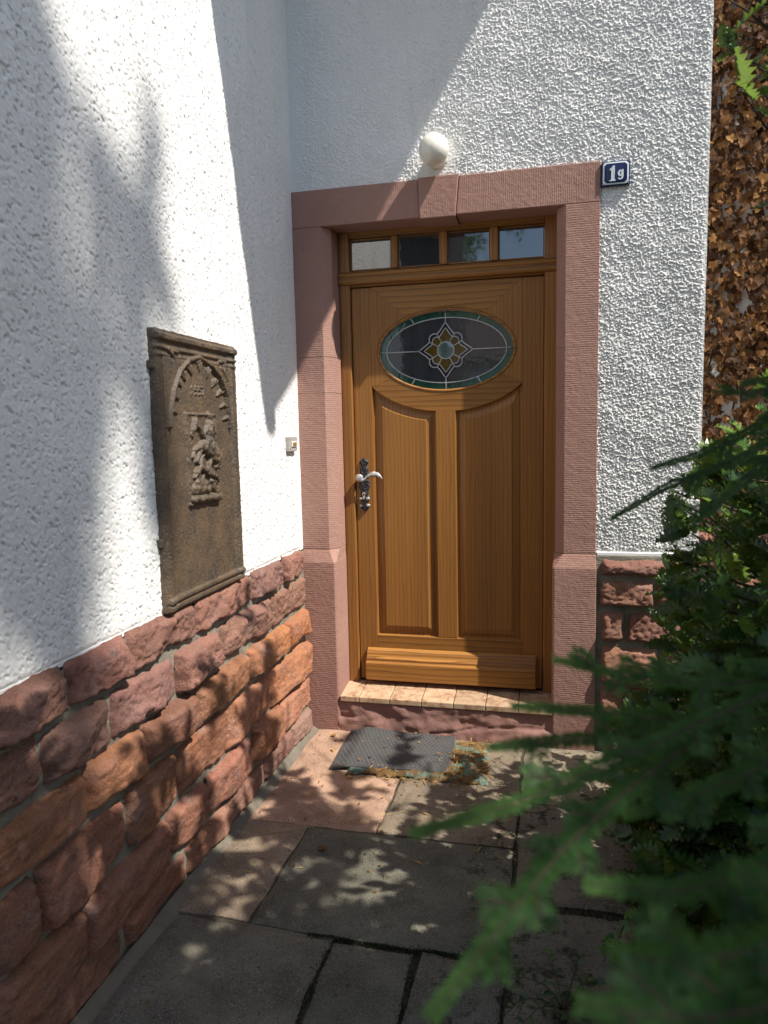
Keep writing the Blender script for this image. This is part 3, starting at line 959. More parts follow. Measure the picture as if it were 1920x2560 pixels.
# ------------------------------------------------------------------ things fixed to the walls
# wall lamp
lamp = thing('wall_lamp', (.697, -.006, 2.70), 'round milky glass globe wall lamp above the keystone of the door surround', 'lamp')
V, F = tube_geo([(.700, .002, 2.712), (.700, -.020, 2.712), (.699, -.024, 2.714), (.698, -.030, 2.716)], [.046, .046, .042, .034], 24)
obj('lamp_base', mesh_py('lamp_base', V, F, True), MAT['plasticw'], lamp)
bm = bmesh.new()
bmesh.ops.create_uvsphere(bm, u_segments=40, v_segments=24, radius=.066)
bmesh.ops.scale(bm, vec=(1, 1.05, 1.04), verts=bm.verts)
bmesh.ops.translate(bm, vec=(.697, -.082, 2.722), verts=bm.verts)
obj('globe', bm_mesh('globe', bm, True), MAT['globe'], lamp)

# house number plate
sign = thing('house_number_sign', (1.466, -.01, 2.518), 'dark blue enamel house number plate reading 1 g beside the lintel', 'sign')
sx0, sx1, sz0, sz1 = 1.410, 1.526, 2.518, 2.618
nu, nv = 22, 20
U, Vv = np.meshgrid(np.linspace(0, 1, nu), np.linspace(0, 1, nv), indexing='ij')
bul = .005 * (1 - (2 * U - 1) ** 4) * (1 - (2 * Vv - 1) ** 4)
def sy(u, v): return -.020 - .005 * (1 - (2 * u - 1) ** 4) * (1 - (2 * v - 1) ** 4)
top = np.stack([sx0 + U * (sx1 - sx0), -.020 - bul, sz0 + Vv * (sz1 - sz0)], -1).reshape(-1, 3)
idx = np.arange(nu * nv).reshape(nu, nv)
loop = list(idx[:, 0]) + list(idx[-1, 1:]) + list(idx[-2::-1, -1]) + list(idx[0, -2:0:-1])
low = top[loop].copy()
low[:, 1] = -.004
F = [tuple(int(a) for a in q) for q in grid_faces(nu, nv)] + [(int(loop[k]), nu * nv + k, nu * nv + (k + 1) % len(loop), int(loop[(k + 1) % len(loop)])) for k in range(len(loop))]
obj('plate', mesh_py('plate', np.vstack([top, low]), F, False), MAT['enamel_blue'], sign)
def on_sign(pts, closed_quads, nm, mat):
    V = [(sx0 + u * (sx1 - sx0), sy(u, v) - .0012, sz0 + v * (sz1 - sz0)) for u, v in pts]
    obj(nm, mesh_py(nm, V, closed_quads), mat, sign)
# border with cut corners
def border(d, c):
    return [(d + c, d), (1 - d - c, d), (1 - d, d + c), (1 - d, 1 - d - c), (1 - d - c, 1 - d), (d + c, 1 - d), (d, 1 - d - c), (d, d + c)]
def dens(poly, n=6):
    o = []
    for i in range(len(poly)):
        a, b = poly[i], poly[(i + 1) % len(poly)]
        o += [(a[0] + (b[0] - a[0]) * k / n, a[1] + (b[1] - a[1]) * k / n) for k in range(n)]
    return o
A, B = dens(border(.045, .085)), dens(border(.100, .090))
nA = len(A)
on_sign(A + B, [(i, (i + 1) % nA, nA + (i + 1) % nA, nA + i) for i in range(nA)], 'border', MAT['enamel_white'])
# figure 1 with slab foot and flag
one = [(.27, .175), (.505, .175), (.505, .205), (.475, .225), (.465, .26), (.465, .80), (.40, .80), (.355, .73), (.285, .665), (.285, .60), (.335, .635), (.335, .26), (.325, .225), (.27, .20)]
bm = bmesh.new()
f = bm.faces.new([bm.verts.new((sx0 + u * (sx1 - sx0), sy(.4, .5) - .0016, sz0 + v * (sz1 - sz0))) for u, v in one])
bmesh.ops.triangulate(bm, faces=[f])
obj('numeral', bm_mesh('numeral', bm), MAT['enamel_white'], sign)
# letter g: bowl, stem and hook as flat ribbons of varying width
def ribbon(pts, wd):
    L, Rr = [], []
    for i, (x, y) in enumerate(pts):
        a = pts[max(0, i - 1)]
        b = pts[min(len(pts) - 1, i + 1)]
        tx, ty = b[0] - a[0], b[1] - a[1]
        l = math.hypot(tx, ty) or 1
        L.append((x - ty / l * wd[i] / 2, y + tx / l * wd[i] / 2))
        Rr.append((x + ty / l * wd[i] / 2, y - tx / l * wd[i] / 2))
    return L, Rr
gq = []
bowl = [(.665 + .058 * math.cos(a), .475 + .108 * math.sin(a)) for a in lin(0, 2 * math.pi, 24)]
bw = [.045 + .035 * abs(math.cos(a)) for a in lin(0, 2 * math.pi, 24)]
stem = [(.735, .585), (.735, .45), (.735, .33), (.722, .27), (.690, .235), (.650, .228), (.615, .248), (.603, .285)]
sw = [.07, .072, .07, .062, .05, .045, .055, .062]
ear = [(.70, .585), (.735, .60), (.765, .605)]
for pts, wd in ((bowl, bw), (stem, sw), (ear, [.03, .035, .03])):
    L, Rr = ribbon(pts, wd)
    o = sum(len(a) for a, b in gq)
    gq.append((L + Rr, [(i, i + 1, len(L) + i + 1, len(L) + i) for i in range(len(L) - 1)]))
V, F = [], []
for k, (pp, ff) in enumerate(gq):
    o = len(V)
    V += [(sx0 + u * (sx1 - sx0), sy(.6, .5) - .0014 - .0003 * k, sz0 + v * (sz1 - sz0)) for u, v in pp]
    F += [tuple(i + o for i in q) for q in ff]
obj('letter', mesh_py('letter', V, F), MAT['enamel_white'], sign)
for u, v in ((.055, .06), (.945, .06), (.055, .94), (.945, .94)):
    x, z = sx0 + u * (sx1 - sx0), sz0 + v * (sz1 - sz0)
    V, F = tube_geo([(x, -.010, z), (x, -.0225, z), (x, -.0235, z)], [.0034, .0034, .002], 10)
    obj('screw', mesh_py('screw', V, F, True), MAT['screw'], sign)

# doorbell on the left wall beside the surround
bell = thing('doorbell', (.004, -.15, 1.41), 'small grey doorbell plate with cream button on the left wall', 'doorbell')
by0, by1, bz0, bz1 = -.208, -.100, 1.412, 1.480
obj('bell_plate', box('bell_plate', -.004, .022, by0, by1, bz0, bz1, .003, 2), MAT['plastic'], bell)
obj('button_frame', box('button_frame', .0215, .027, -.178, -.118, 1.432, 1.459, .002), MAT['plasticw'], bell)
obj('name_label', box('name_label', .0265, .0285, -.171, -.125, 1.437, 1.453), MAT['label'], bell)
for y, z in ((-.196, 1.467), (-.196, 1.425), (-.110, 1.425), (-.110, 1.467)):
    V, F = tube_geo([(.020, y, z), (.0235, y, z)], .0028, 8)
    obj('screw', mesh_py('screw', V, F), MAT['screw'], bell)

# ------------------------------------------------------------------ cast-iron relief plate
fb = thing('cast_iron_plaque', (.01, -1.05, .935), 'tall rusty cast iron relief plaque with arch and mounted rider on the left wall', 'plaque')
y0, y1, z0, z1 = -1.350, -.785, .934, 1.828
nu, nv = 212, 322
Uu, Vv = np.meshgrid(np.linspace(0, 1, nu), np.linspace(0, 1, nv), indexing='ij')
PX, PY = Uu * (y1 - y0), Vv * (z1 - z0)           # metres on the plate
PWd, PHt = y1 - y0, z1 - z0
h = np.full_like(PX, .022)
def plateau(d, w, soft): return smooth01(w - np.abs(d), 0, soft)
eL, eR, eB, eT = PX, PWd - PX, PY, PHt - PY
edge = np.minimum(np.minimum(eL, eR), np.minimum(eB, eT))
side = np.minimum(eL, eR)
# frame: outer flat, roll moulding, inner hollow
h += .009 * plateau(np.minimum(side, 9) - .020, .022, .008)
h += .011 * plateau(eT - .022, .016, .010) + .006 * plateau(eT - .056, .008, .006) + .004 * plateau(eT - .078, .008, .006)
h += .009 * plateau(eB - .036, .014, .010) + .004 * plateau(eB - .010, .012, .006)
h += .004 * plateau(side - .047, .004, .003)
h -= .006 * smooth01(.006 - edge, 0, .006)
# rope edge on the sides
h += .0022 * np.sin(PY * 900 + PX * 300) * plateau(side - .030, .006, .005)
def seg_d(ax, ay, bx, by):
    vx, vy = bx - ax, by - ay
    tt = np.clip(((PX - ax) * vx + (PY - ay) * vy) / (vx * vx + vy * vy + 1e-12), 0, 1)
    return np.hypot(PX - ax - tt * vx, PY - ay - tt * vy), tt
def uvp(u, v): return ((u + .085) * PWd, v * PHt)
arch = [(.03, .66), (.045, .721), (.085, .79), (.16, .859), (.28, .908), (.41, .927), (.535, .910), (.67, .860), (.755, .789), (.79, .70), (.80, .66)]
dA = np.full_like(PX, 9.)
for a, b in zip(arch, arch[1:]):
    dd, _ = seg_d(*uvp(*a), *uvp(*b))
    dA = np.minimum(dA, dd)
h = np.maximum(h, .022 + .011 * np.sqrt(np.clip(1 - (dA / .0085) ** 2, 0, 1)))
inside = (PY < np.interp(PX, [uvp(*p)[0] for p in arch], [uvp(*p)[1] for p in arch]))
# spandrels stand a little proud of the arched field
h += .005 * ((~inside) & (PY > .66 * PHt) & (side > .045) & (eT > .085))
def bump_capsule(ax, ay, bx, by, r0, r1, ht):
    global h
    dd, tt = seg_d(ax, ay, bx, by)
    r = r0 + (r1 - r0) * tt
    k = np.clip(1 - (dd / r) ** 2, 0, 1)
    h = np.maximum(h, .022 + ht * np.sqrt(k) * (.55 + .45 * np.minimum(1, r / .016)))
# cusps hanging from the arch
for u, v, du, dv in ((.20, .866, .035, -.035), (.28, .892, .03, -.036), (.41, .912, .0, -.036), (.53, .890, -.02, -.035), (.62, .850, -.045, -.028), (.69, .807, -.055, -.02), (.735, .753, -.055, -.012), (.765, .700, -.055, -.008), (.095, .773, .05, -.010), (.07, .718, .05, -.006), (.14, .830, .045, -.022)):
    a, b = uvp(u, v), uvp(u + du, v + dv)
    bump_capsule(*a, *b, .0085, .0030, .012)
    bump_capsule(*uvp(u - .03, v - .004), *b, .006, .003, .010)
    bump_capsule(*uvp(u + .03, v - .004), *b, .006, .003, .010)
# spandrel leaves
for a, b, r in (((.06, .935), (.12, .905), .010), ((.12, .905), (.125, .875), .008), ((.10, .93), (.16, .93), .008), ((.69, .925), (.76, .930), .010), ((.76, .930), (.75, .885), .009), ((.75, .885), (.79, .850), .009), ((.70, .90), (.75, .885), .008), ((.79, .86), (.80, .80), .006)):
    bump_capsule(*uvp(*a), *uvp(*b), r, r * .6, .013)
# relief field with rider, horse, dragon and rock
rx0, ry0 = uvp(.205, .366)
rx1, ry1 = uvp(.60, .713)
inr = np.minimum(np.minimum(PX - rx0, rx1 - PX), np.minimum(PY - ry0, ry1 - PY))
h += .004 * smooth01(inr, -.002, .002)
h += .0045 * plateau(inr - .003, .004, .002)
for a, b, ra, rb, ht in (
        ((.31, .684), (.27, .640), .016, .009, .020), ((.33, .668), (.37, .652), .013, .012, .018), ((.36, .655), (.44, .598), .013, .017, .018), ((.26, .636), (.28, .628), .008, .008, .016),
        ((.50, .702), (.50, .690), .015, .013, .024), ((.505, .716), (.54, .706), .008, .006, .016), ((.49, .672), (.47, .610), .019, .020, .024), ((.46, .662), (.40, .620), .008, .007, .020), ((.53, .665), (.57, .640), .008, .008, .020),
        ((.56, .690), (.30, .470), .004, .004, .020), ((.43, .588), (.57, .545), .034, .036, .026), ((.50, .598), (.52, .530), .012, .010, .032), ((.37, .590), (.29, .572), .015, .010, .020), ((.29, .572), (.265, .548), .009, .007, .018),
        ((.35, .572), (.30, .530), .013, .008, .020), ((.30, .530), (.34, .520), .007, .006, .016), ((.58, .540), (.56, .505), .018, .011, .022), ((.56, .505), (.60, .500), .010, .007, .018), ((.48, .530), (.46, .500), .012, .009, .020),
        ((.61, .570), (.62, .500), .006, .005, .014), ((.30, .490), (.36, .508), .014, .012, .020), ((.36, .508), (.46, .480), .013, .016, .020), ((.46, .480), (.55, .462), .016, .010, .020), ((.55, .462), (.60, .440), .009, .005, .016),
        ((.30, .490), (.27, .470), .010, .006, .018), ((.40, .478), (.38, .450), .008, .007, .016), ((.30, .448), (.42, .440), .018, .016, .016), ((.27, .425), (.44, .418), .020, .018, .018), ((.50, .430), (.54, .408), .016, .018, .018),
        ((.57, .420), (.59, .392), .010, .012, .016), ((.24, .388), (.58, .381), .015, .016, .022), ((.48, .450), (.50, .420), .009, .008, .018), ((.53, .450), (.57, .425), .006, .006, .016)):
    bump_capsule(*uvp(*a), *uvp(*b), ra, rb, ht)
bn = gnoise(nu, nv, 3.0, 77)
h += np.where(h > .029, bn * .0016, 0) * (inr > -.01)
h += gnoise(nu, nv, 1.6, 78) * .0004 + gnoise(nu, nv, 30, 79) * .0008
# date cast in the field: strokes of 1 5 5 7
dx, dy, cw, ch = uvp(.30, .785)[0], uvp(.30, .785)[1], .021, .026
glyph = {'1': [((.3, 0), (.3, 1)), ((.3, 1), (.1, .8))], '5': [((.65, 1), (.15, 1)), ((.15, 1), (.15, .55)), ((.15, .55), (.6, .5)), ((.6, .5), (.6, .1)), ((.6, .1), (.1, 0))], '7': [((.05, 1), (.65, 1)), ((.65, 1), (.25, 0))]}
for k, chh in enumerate('1557'):
    for a, b in glyph[chh]:
        bump_capsule(dx + k * cw * 1.22 + a[0] * cw, dy + a[1] * ch, dx + k * cw * 1.22 + b[0] * cw, dy + b[1] * ch, .0034, .0034, .010)
rag = gnoise(nu, nv, 5, 81) * .0007
Yw = y0 + PX + np.where((Uu == 0) | (Uu == 1), rag, 0)
Zw = z0 + PY + np.where((Vv == 0) | (Vv == 1), rag, 0)
top = np.stack([.004 + h, Yw, Zw], -1).reshape(-1, 3)
idx = np.arange(nu * nv).reshape(nu, nv)
loop = list(idx[:, 0]) + list(idx[-1, 1:]) + list(idx[-2::-1, -1]) + list(idx[0, -2:0:-1])
low = top[loop].copy()
low[:, 0] = -.004
F = grid_faces(nu, nv)
nl = len(loop)
side_f = np.array([[loop[k], nu * nv + k, nu * nv + (k + 1) % nl, loop[(k + 1) % nl]] for k in range(nl)])
me = mesh_np('plate', np.vstack([top, low]), np.vstack([F, side_f]))
me.flip_normals()
obj('plate', me, MAT['iron'], fb)
for y, z in ((-1.352, 1.715), (-.778, 1.69), (-1.350, 1.16)):
    obj('clamp', box('clamp', -.004, .026, y - .012, y + .012, z - .012, z + .014, .003), MAT['iron'], fb)

# ------------------------------------------------------------------ mats in front of the step
# fibre mat beneath
nu, nv = 100, 84
U, Vv = np.meshgrid(np.linspace(0, 1, nu), np.linspace(0, 1, nv), indexing='ij')
cs = [np.array(c_) for c_ in ((.335, -.478), (.955, -.470), (.925, -.075), (.300, -.070))]
XY = ((1 - U)[..., None] * (1 - Vv)[..., None] * cs[0] + U[..., None] * (1 - Vv)[..., None] * cs[1] + U[..., None] * Vv[..., None] * cs[2] + (1 - U)[..., None] * Vv[..., None] * cs[3])
ed = np.minimum(np.minimum(U, 1 - U) * .6, np.minimum(Vv, 1 - Vv) * .4)
Z = .004 + .012 * smooth01(ed, 0, .012) + np.clip(gnoise(nu, nv, 1.0, 3), -2, 2) * .0016 + gnoise(nu, nv, 4, 4) * .0018
XY = XY + np.where(ed == 0, gnoise(nu, nv, 2, 9) * .006, 0)[..., None]
V = np.concatenate([XY, Z[..., None]], -1).reshape(-1, 3)
t = NT('worn_fibre_mat', .95, .05)
p = t.pos()
c = t.ramp(t.noise(p, 7.5, 5, .7, .6), [(.38, (.12, .20, .16)), (.47, (.19, .26, .20)), (.51, (.19, .115, .055)), (.60, (.30, .18, .075)), (.72, (.37, .25, .13))])
c = t.mix(t.ramp(t.noise(p, 60, 4, .7), [(.55, 0), (.72, .7)]), c, (.10, .06, .03))
m_ = t.out(c, t.bump(t.noise(p, 190, 4, .7), 1, .012))
fm = obj('fibre_mat', mesh_np('fibre_mat', V, grid_faces(nu, nv)), m_, label='worn green and orange fibre mat sticking out from under the rubber mat', cat='doormat')
# rubber mat with pyramid pattern
nu, nv = 150, 122
U, Vv = np.meshgrid(np.linspace(0, 1, nu), np.linspace(0, 1, nv), indexing='ij')
cs = [np.array(c_) for c_ in ((.248, -.452), (.772, -.412), (.760, -.046), (.240, -.058))]
XY = ((1 - U)[..., None] * (1 - Vv)[..., None] * cs[0] + U[..., None] * (1 - Vv)[..., None] * cs[1] + U[..., None] * Vv[..., None] * cs[2] + (1 - U)[..., None] * Vv[..., None] * cs[3])
XY[..., 0] += .014 * (1 - (2 * Vv - 1) ** 2) * (.5 - U) * -1
a, b = U * 27, Vv * 19
row = np.floor(b)
fa = np.abs(((a + .5 * (row % 2)) % 1) - .5) * 2
fbb = np.abs((b % 1) - .5) * 2
pat = np.clip(1.0 - np.maximum(fa, fbb), 0, .45) / .45
ed = np.minimum(np.minimum(U, 1 - U) * .52, np.minimum(Vv, 1 - Vv) * .38)
rim = ed < .016
Z = .0215 + np.where(rim, .0022, .0060 * pat) - .004 * smooth01(.004 - ed, 0, .004)
# lies over the fibre mat on the right, drops to the paving on the left; back edge lifted against the step
Z += -.016 * smooth01(.33 - XY[..., 0], 0, .07) + .018 * np.exp(-((1 - Vv) / .16)) * np.exp(-((U - .12) / .30) ** 2) + .006 * np.exp(-(Vv / .1)) * np.exp(-((U - .02) / .10) ** 2)
Z += gnoise(nu, nv, 30, 14) * .0016
V = np.concatenate([XY, Z[..., None]], -1)
top = V.reshape(-1, 3)
idx = np.arange(nu * nv).reshape(nu, nv)
loop = list(idx[:, 0]) + list(idx[-1, 1:]) + list(idx[-2::-1, -1]) + list(idx[0, -2:0:-1])
low = top[loop].copy()
low[:, 2] -= .005
nl = len(loop)
side_f = np.array([[loop[k], nu * nv + k, nu * nv + (k + 1) % nl, loop[(k + 1) % nl]] for k in range(nl)])
rm = obj('rubber_mat', mesh_np('rubber_mat', np.vstack([top, low]), np.vstack([grid_faces(nu, nv), side_f]), False), MAT['rubber'],
         label='grey rubber doormat with small diamond pattern lying before the step', cat='doormat')

# ------------------------------------------------------------------ leaves
def leaf_mesh(nm, V, F, tint):
    me = mesh_py(nm, V, F, True)
    a = me.attributes.new('tint', 'FLOAT', 'POINT')
    a.data.foreach_set('value', np.full(len(V), tint, np.float32))
    return me

def holly_geo(g):
    n = 6
    V = [(0, 0, 0)]
    spine = []
    bend = -.25 + g.random() * .15
    for i in range(n + 1):
        s = i / n
        V.append((0, s, bend * s * s))
        spine.append(len(V) - 1)
    L, Rr = [], []
    for i in range(n * 2 + 1):
        s = i / (n * 2)
        wdt = .27 * math.sin(math.pi * min(1, .08 + .92 * s) ** .85) + .01
        sp = i % 2 == 1
        w = wdt * (1.28 if sp else .74)
        z = (.10 if sp else -.03) + .08 * g.random()
        sh = .03 if sp else -.01
        if i == n * 2: w = .004
        L.append(len(V))
        V.append((-w, s + sh, bend * s * s + z * (w > .05)))
        Rr.append(len(V))
        V.append((w, s + sh, bend * s * s + z * (w > .05)))
    F = []
    for i in range(n):
        a, b = spine[i], spine[i + 1]
        for S_, fl in ((L, 0), (Rr, 1)):
            p, q, r = S_[2 * i], S_[2 * i + 1], S_[2 * i + 2]
            for tr in ((a, p, q), (a, q, b), (b, q, r)):
                F.append(tr if fl == 0 else tr[::-1])
    return np.array(V), F

def ivy_geo(g):
    pts = [(0, 0), (.34, -.10), (.48, .12), (.36, .34), (.46, .52), (.22, .60), (0, 1.0), (-.22, .60), (-.46, .52), (-.36, .34), (-.48, .12), (-.34, -.10)]
    k1, k2 = g.uniform(-.5, .5), g.uniform(-.6, .6)
    V = [(0, .35, 0)]
    for x, y in pts:
        V.append((x, y, k1 * x * x * 2 + k2 * (y - .35) ** 2 + g.uniform(-.07, .07) + .25 * abs(x) * g.random()))
    n = len(pts)
    return np.array(V), [(0, 1 + i, 1 + (i + 1) % n) for i in range(n)]

def oval_geo(g, w=.3):
    V = [(0, 0, 0), (0, .35, .02), (0, .7, 0), (0, 1, -.08)]
    for s, ww in ((.12, .5), (.35, 1), (.62, .9), (.85, .5)):
        for sd_ in (-1, 1): V.append((sd_ * ww * w, s, .10 * ww))
    return np.array(V), [(0, 4, 6, 1), (0, 1, 7, 5), (1, 6, 8, 2), (1, 2, 9, 7), (2, 8, 10, 3), (2, 3, 11, 9)]

def frame_from(dirv, nrm, roll=0):
    y = np.asarray(dirv, float)
    y /= np.linalg.norm(y) + 1e-9
    z = np.asarray(nrm, float)
    z = z - y * (z @ y)
    z /= np.linalg.norm(z) + 1e-9
    x = np.cross(y, z)
    return np.stack([x, y, z], 1)

class Foliage:
    """collects leaves; the largest in view become objects, the others one mesh"""
    def __init__(s, nm, geos, mat, parent, nobj=300, tints=6):
        s.nm, s.geos, s.mat, s.parent, s.nobj = nm, geos, mat, parent, nobj
        s.L = []
        s.tints = tints
    def add(s, pos, dirv, nrm, size, tint):
        s.L.append((np.asarray(pos, float), frame_from(dirv, nrm), size, min(.999, max(0, tint)), rnd.randrange(len(s.geos))))
    def build(s):
        sc = []
        for i, (p, Rm, sz, ti, gi) in enumerate(s.L):
            c_ = p + Rm[:, 1] * sz * .5
            x, y, d = proj(c_)
            vis = d > .1 and -20 < x < IW + 20 and -20 < y < IH + 20
            face = abs(Rm[:, 2] @ (CAM - c_)) / np.linalg.norm(CAM - c_)
            sc.append((sz / d * (.3 + .7 * face)) if vis else -1)
        order = np.argsort(sc)[::-1]
        picks = [i for i in order[:s.nobj] if sc[i] > 0]
        ps = set(picks)
        cache = {}
        for i in picks:
            p, Rm, sz, ti, gi = s.L[i]
            tk = int(ti * s.tints)
            if (gi, tk) not in cache:
                V, F = s.geos[gi]
                cache[(gi, tk)] = leaf_mesh('leaf', V, F, (tk + .5) / s.tints)
            o = obj('leaf', cache[(gi, tk)], s.mat)
            M4 = Matrix(np.vstack([np.hstack([Rm * sz, p[:, None]]), [0, 0, 0, 1]]).tolist())
            o.matrix_basis = M4
            if s.parent: setparent(o, s.parent)
        Vs, Fs, Ts = [], [], []
        off = 0
        k = len(s.geos[0][1][0])
        for i, (p, Rm, sz, ti, gi) in enumerate(s.L):
            if i in ps: continue
            V, F = s.geos[gi]
            Vs.append(V @ (Rm * sz).T + p)
            Fs.append(np.array(F) + off)
            Ts.append(np.full(len(V), ti, np.float32))
            off += len(V)
        if Vs:
            me = mesh_np(s.nm, np.vstack(Vs), np.vstack(Fs))
            a = me.attributes.new('tint', 'FLOAT', 'POINT')
            a.data.foreach_set('value', np.concatenate(Ts))
            return obj(s.nm, me, s.mat, s.parent, kind='stuff')

def rv(g=rnd):
    v = np.array([g.gauss(0, 1) for _ in range(3)])
    return v / np.linalg.norm(v)

# ------------------------------------------------------------------ dead ivy on the far wall
ivy = thing('dead_ivy', (2.8, 2.70, .0), 'dried brown ivy clinging to the far white wall behind the corner', 'climbing plant')
g = random.Random(5)
fol = Foliage('leaf_mass', [ivy_geo(g) for _ in range(8)], MAT['ivy_dead'], ivy)
stems = []
for k in range(13):
    x = 2.15 + k * .13 + g.uniform(-.05, .05)
    z = .0
    pts = [(x, 2.70, z)]
    while z < 5.2:
        z += .16
        x += g.uniform(-.05, .055)
        pts.append((x, 2.705 - g.random() * .02, z))
    stems.append(pts)
    obj('stem', tube('stem', pts, [.008 * (1 - .75 * i / len(pts)) + .0015 for i in range(len(pts))], 5), MAT['bark'], ivy)
gapn = lambda x, z: mnoise.noise((x * 5.5, z * 4.2, 3.7))
cnt = 0
while cnt < 11000:
    x, z = g.uniform(1.95, 3.9), g.uniform(.9, 5.3)
    if gapn(x * 1.6, z * 1.5) < -.44 + .30 * max(0, min(1, (1.7 - z))) + (.06 if z < 2.6 else -.2): continue
    dz = np.array([g.gauss(0, .55), -.25 * g.random(), -1 + g.gauss(0, .5)])
    nr = np.array([g.gauss(0, .45), -1, g.gauss(.2, .5)])
    fol.add((x, 2.69 - g.random() ** 1.5 * .13, z), dz, nr, g.uniform(.03, .045) + .045 * g.random() ** 2, min(1, max(0, g.gauss(.36, .28))))
    cnt += 1
fol.build()

# ------------------------------------------------------------------ holly bush to the right of the path
holly = thing('holly_bush', (2.25, -1.5, -.05), 'dense glossy spiny leaved holly bush on the right of the path', 'bush')
g = random.Random(9)
fol = Foliage('leaf_mass', [holly_geo(g) for _ in range(6)], MAT['holly'], holly)
trunk_pts = [(2.25, -1.5, -.05), (2.27, -1.47, .5), (2.24, -1.5, 1.2), (2.28, -1.46, 2.0), (2.26, -1.5, 2.9)]
obj('trunk', tube('trunk', trunk_pts, [.05, .045, .038, .026, .012], 8), MAT['bark'], holly)
# silhouette of the bush in the picture plane (display px): left limit by height
SIL = [(-400, 1500), (0, 1530), (120, 1560), (240, 1600), (330, 1800), (640, 1830), (760, 1700), (880, 1560), (980, 1500), (1060, 1450), (1130, 1425), (1200, 1425), (1280, 1400), (1360, 1415), (1440, 1380), (1520, 1350), (1620, 1330), (1720, 1310), (1850, 1285), (2000, 1250), (2212, 1200), (3000, 1150)]
sy_, sx_ = [a for a, b in SIL], [b for a, b in SIL]
def in_sil(p, slack=0):
    x, y, d = proj(p)
    if d < .2: return True
    return x / 1.15732 > np.interp(y / 1.15732, sy_, sx_) + slack

def light_ok(p, gg):
    """how far sunlight is let through, from the pattern of light the plants leave on wall and ground"""
    w, a, b = shadow_hit(p)
    if w == 'l':                                   # left wall and plinth
        if b > 1.02: return a < -1.45 and gg.random() < .25
        nn = mnoise.noise((a * 3.6 + b * 2.0, b * 4.6, 4.2)) + .35 * mnoise.noise((a * 11, b * 13, 1.2))
        sunny = .20 if b > .5 else (.13 if b > .25 else .02)
        if a > -.55: sunny += .12
        if a < -1.35 and b < .40: sunny -= .22
        return nn > sunny
    if w == 'd':
        if b < .95 and a > 1.10:
            return mnoise.noise((a * 7, b * 6, 8.8)) > -.12
        if a > 1.5 and b < 1.40 - (1.84 - a) * 1.3: return True
        return a > 1.9
    # ground
    if a > 1.55: return True
    nn = mnoise.noise((a * 6.5 + 3, b * 9.0, 1.1))
    if b > -.50 and a < .80: return nn > .34
    if b > -.90 and a < .55: return nn > .08
    if b > -.95: return nn > -.16
    if b > -1.35 and a < .40: return nn > -.15
    return True

def shades_bush(p):
    """true for crown leaves standing between the sun and the part of the bush seen beside the path"""
    if p[0] < 1.85: return False
    q = p + SD * ((p[0] - 1.75) / 2.95)
    return -1.75 < q[1] < -.35 and .35 < q[2] < 1.75

def twig(base, tip, nl, parent_mat_obj, small=1.0, bright=0.0):
    base, tip = np.asarray(base, float), np.asarray(tip, float)
    d = tip - base
    L = np.linalg.norm(d)
    d /= L
    for k in range(nl):
        s = .15 + .85 * (k + g.random() * .6) / nl
        pos = base + d * L * s + rv(g) * .006
        side = np.cross(d, rv(g))
        side /= np.linalg.norm(side) + 1e-9
        dl = d * (.35 + .5 * s) + side * (1 - .5 * s)
        nrm = np.array([.15, -.25, 1.0]) + rv(g) * .55
        yield pos, dl, nrm, g.uniform(.058, .094) * small, s

tw = []
tries = 0
def grow(n, box_, filt, tmin=.12, tmax=.24, nl=8, record=True):
    global tries
    made = 0
    k = 0
    while made < n and k < n * 60:
        k += 1
        tip = np.array([g.uniform(*box_[0]), g.uniform(*box_[1]), g.uniform(*box_[2])])
        if not filt(tip): continue
        ctr = np.array([2.25, -1.5, max(.2, tip[2] - .35)])
        d = ctr - tip
        d /= np.linalg.norm(d)
        d = d + rv(g) * .35
        base = tip + d / np.linalg.norm(d) * g.uniform(tmin, tmax)
        tw.append((base, tip))
        for pos, dl, nrm, sz, s in twig(base, tip, nl, None):
            if not in_sil(pos + dl / np.linalg.norm(dl) * sz, -12): continue
            if not light_ok(pos, g): continue
            if shades_bush(pos) and g.random() < .93: continue
            ti = g.gauss(.36, .18) + (.35 if s > .85 and g.random() < .5 else 0)
            fol.add(pos, dl, nrm, sz, ti)
        made += 1
# body beside the path, seen in the picture
grow(560, ((1.40, 1.98), (-1.85, -.30), (.02, 1.75)), lambda p: in_sil(p) and (p[0] - 2.2) ** 2 / .85 ** 2 + (p[1] + 1.2) ** 2 / 1.0 + (p[2] - .7) ** 2 / 1.15 ** 2 < 1)
# skirt at the ground along the slabs
grow(260, ((1.42, 2.1), (-2.1, -.25), (.0, .5)), lambda p: in_sil(p))
# branch reaching in at the top right
grow(34, ((1.56, 1.90), (-1.55, -1.05), (2.22, 2.66)), lambda p: in_sil(p, 10), .10, .20, 8)
# upper crown beyond the right edge of the frame: shades path and plinth
grow(560, ((1.75, 3.3), (-3.0, -.75), (1.2, 4.2)), lambda p: in_sil(p, 60) and proj(p)[0] > IW + 10 and (p[0] - 2.5) ** 2 / .9 ** 2 + (p[1] + 1.8) ** 2 / 1.3 ** 2 + (p[2] - 2.4) ** 2 / 1.9 ** 2 < 1, .15, .3, 9)
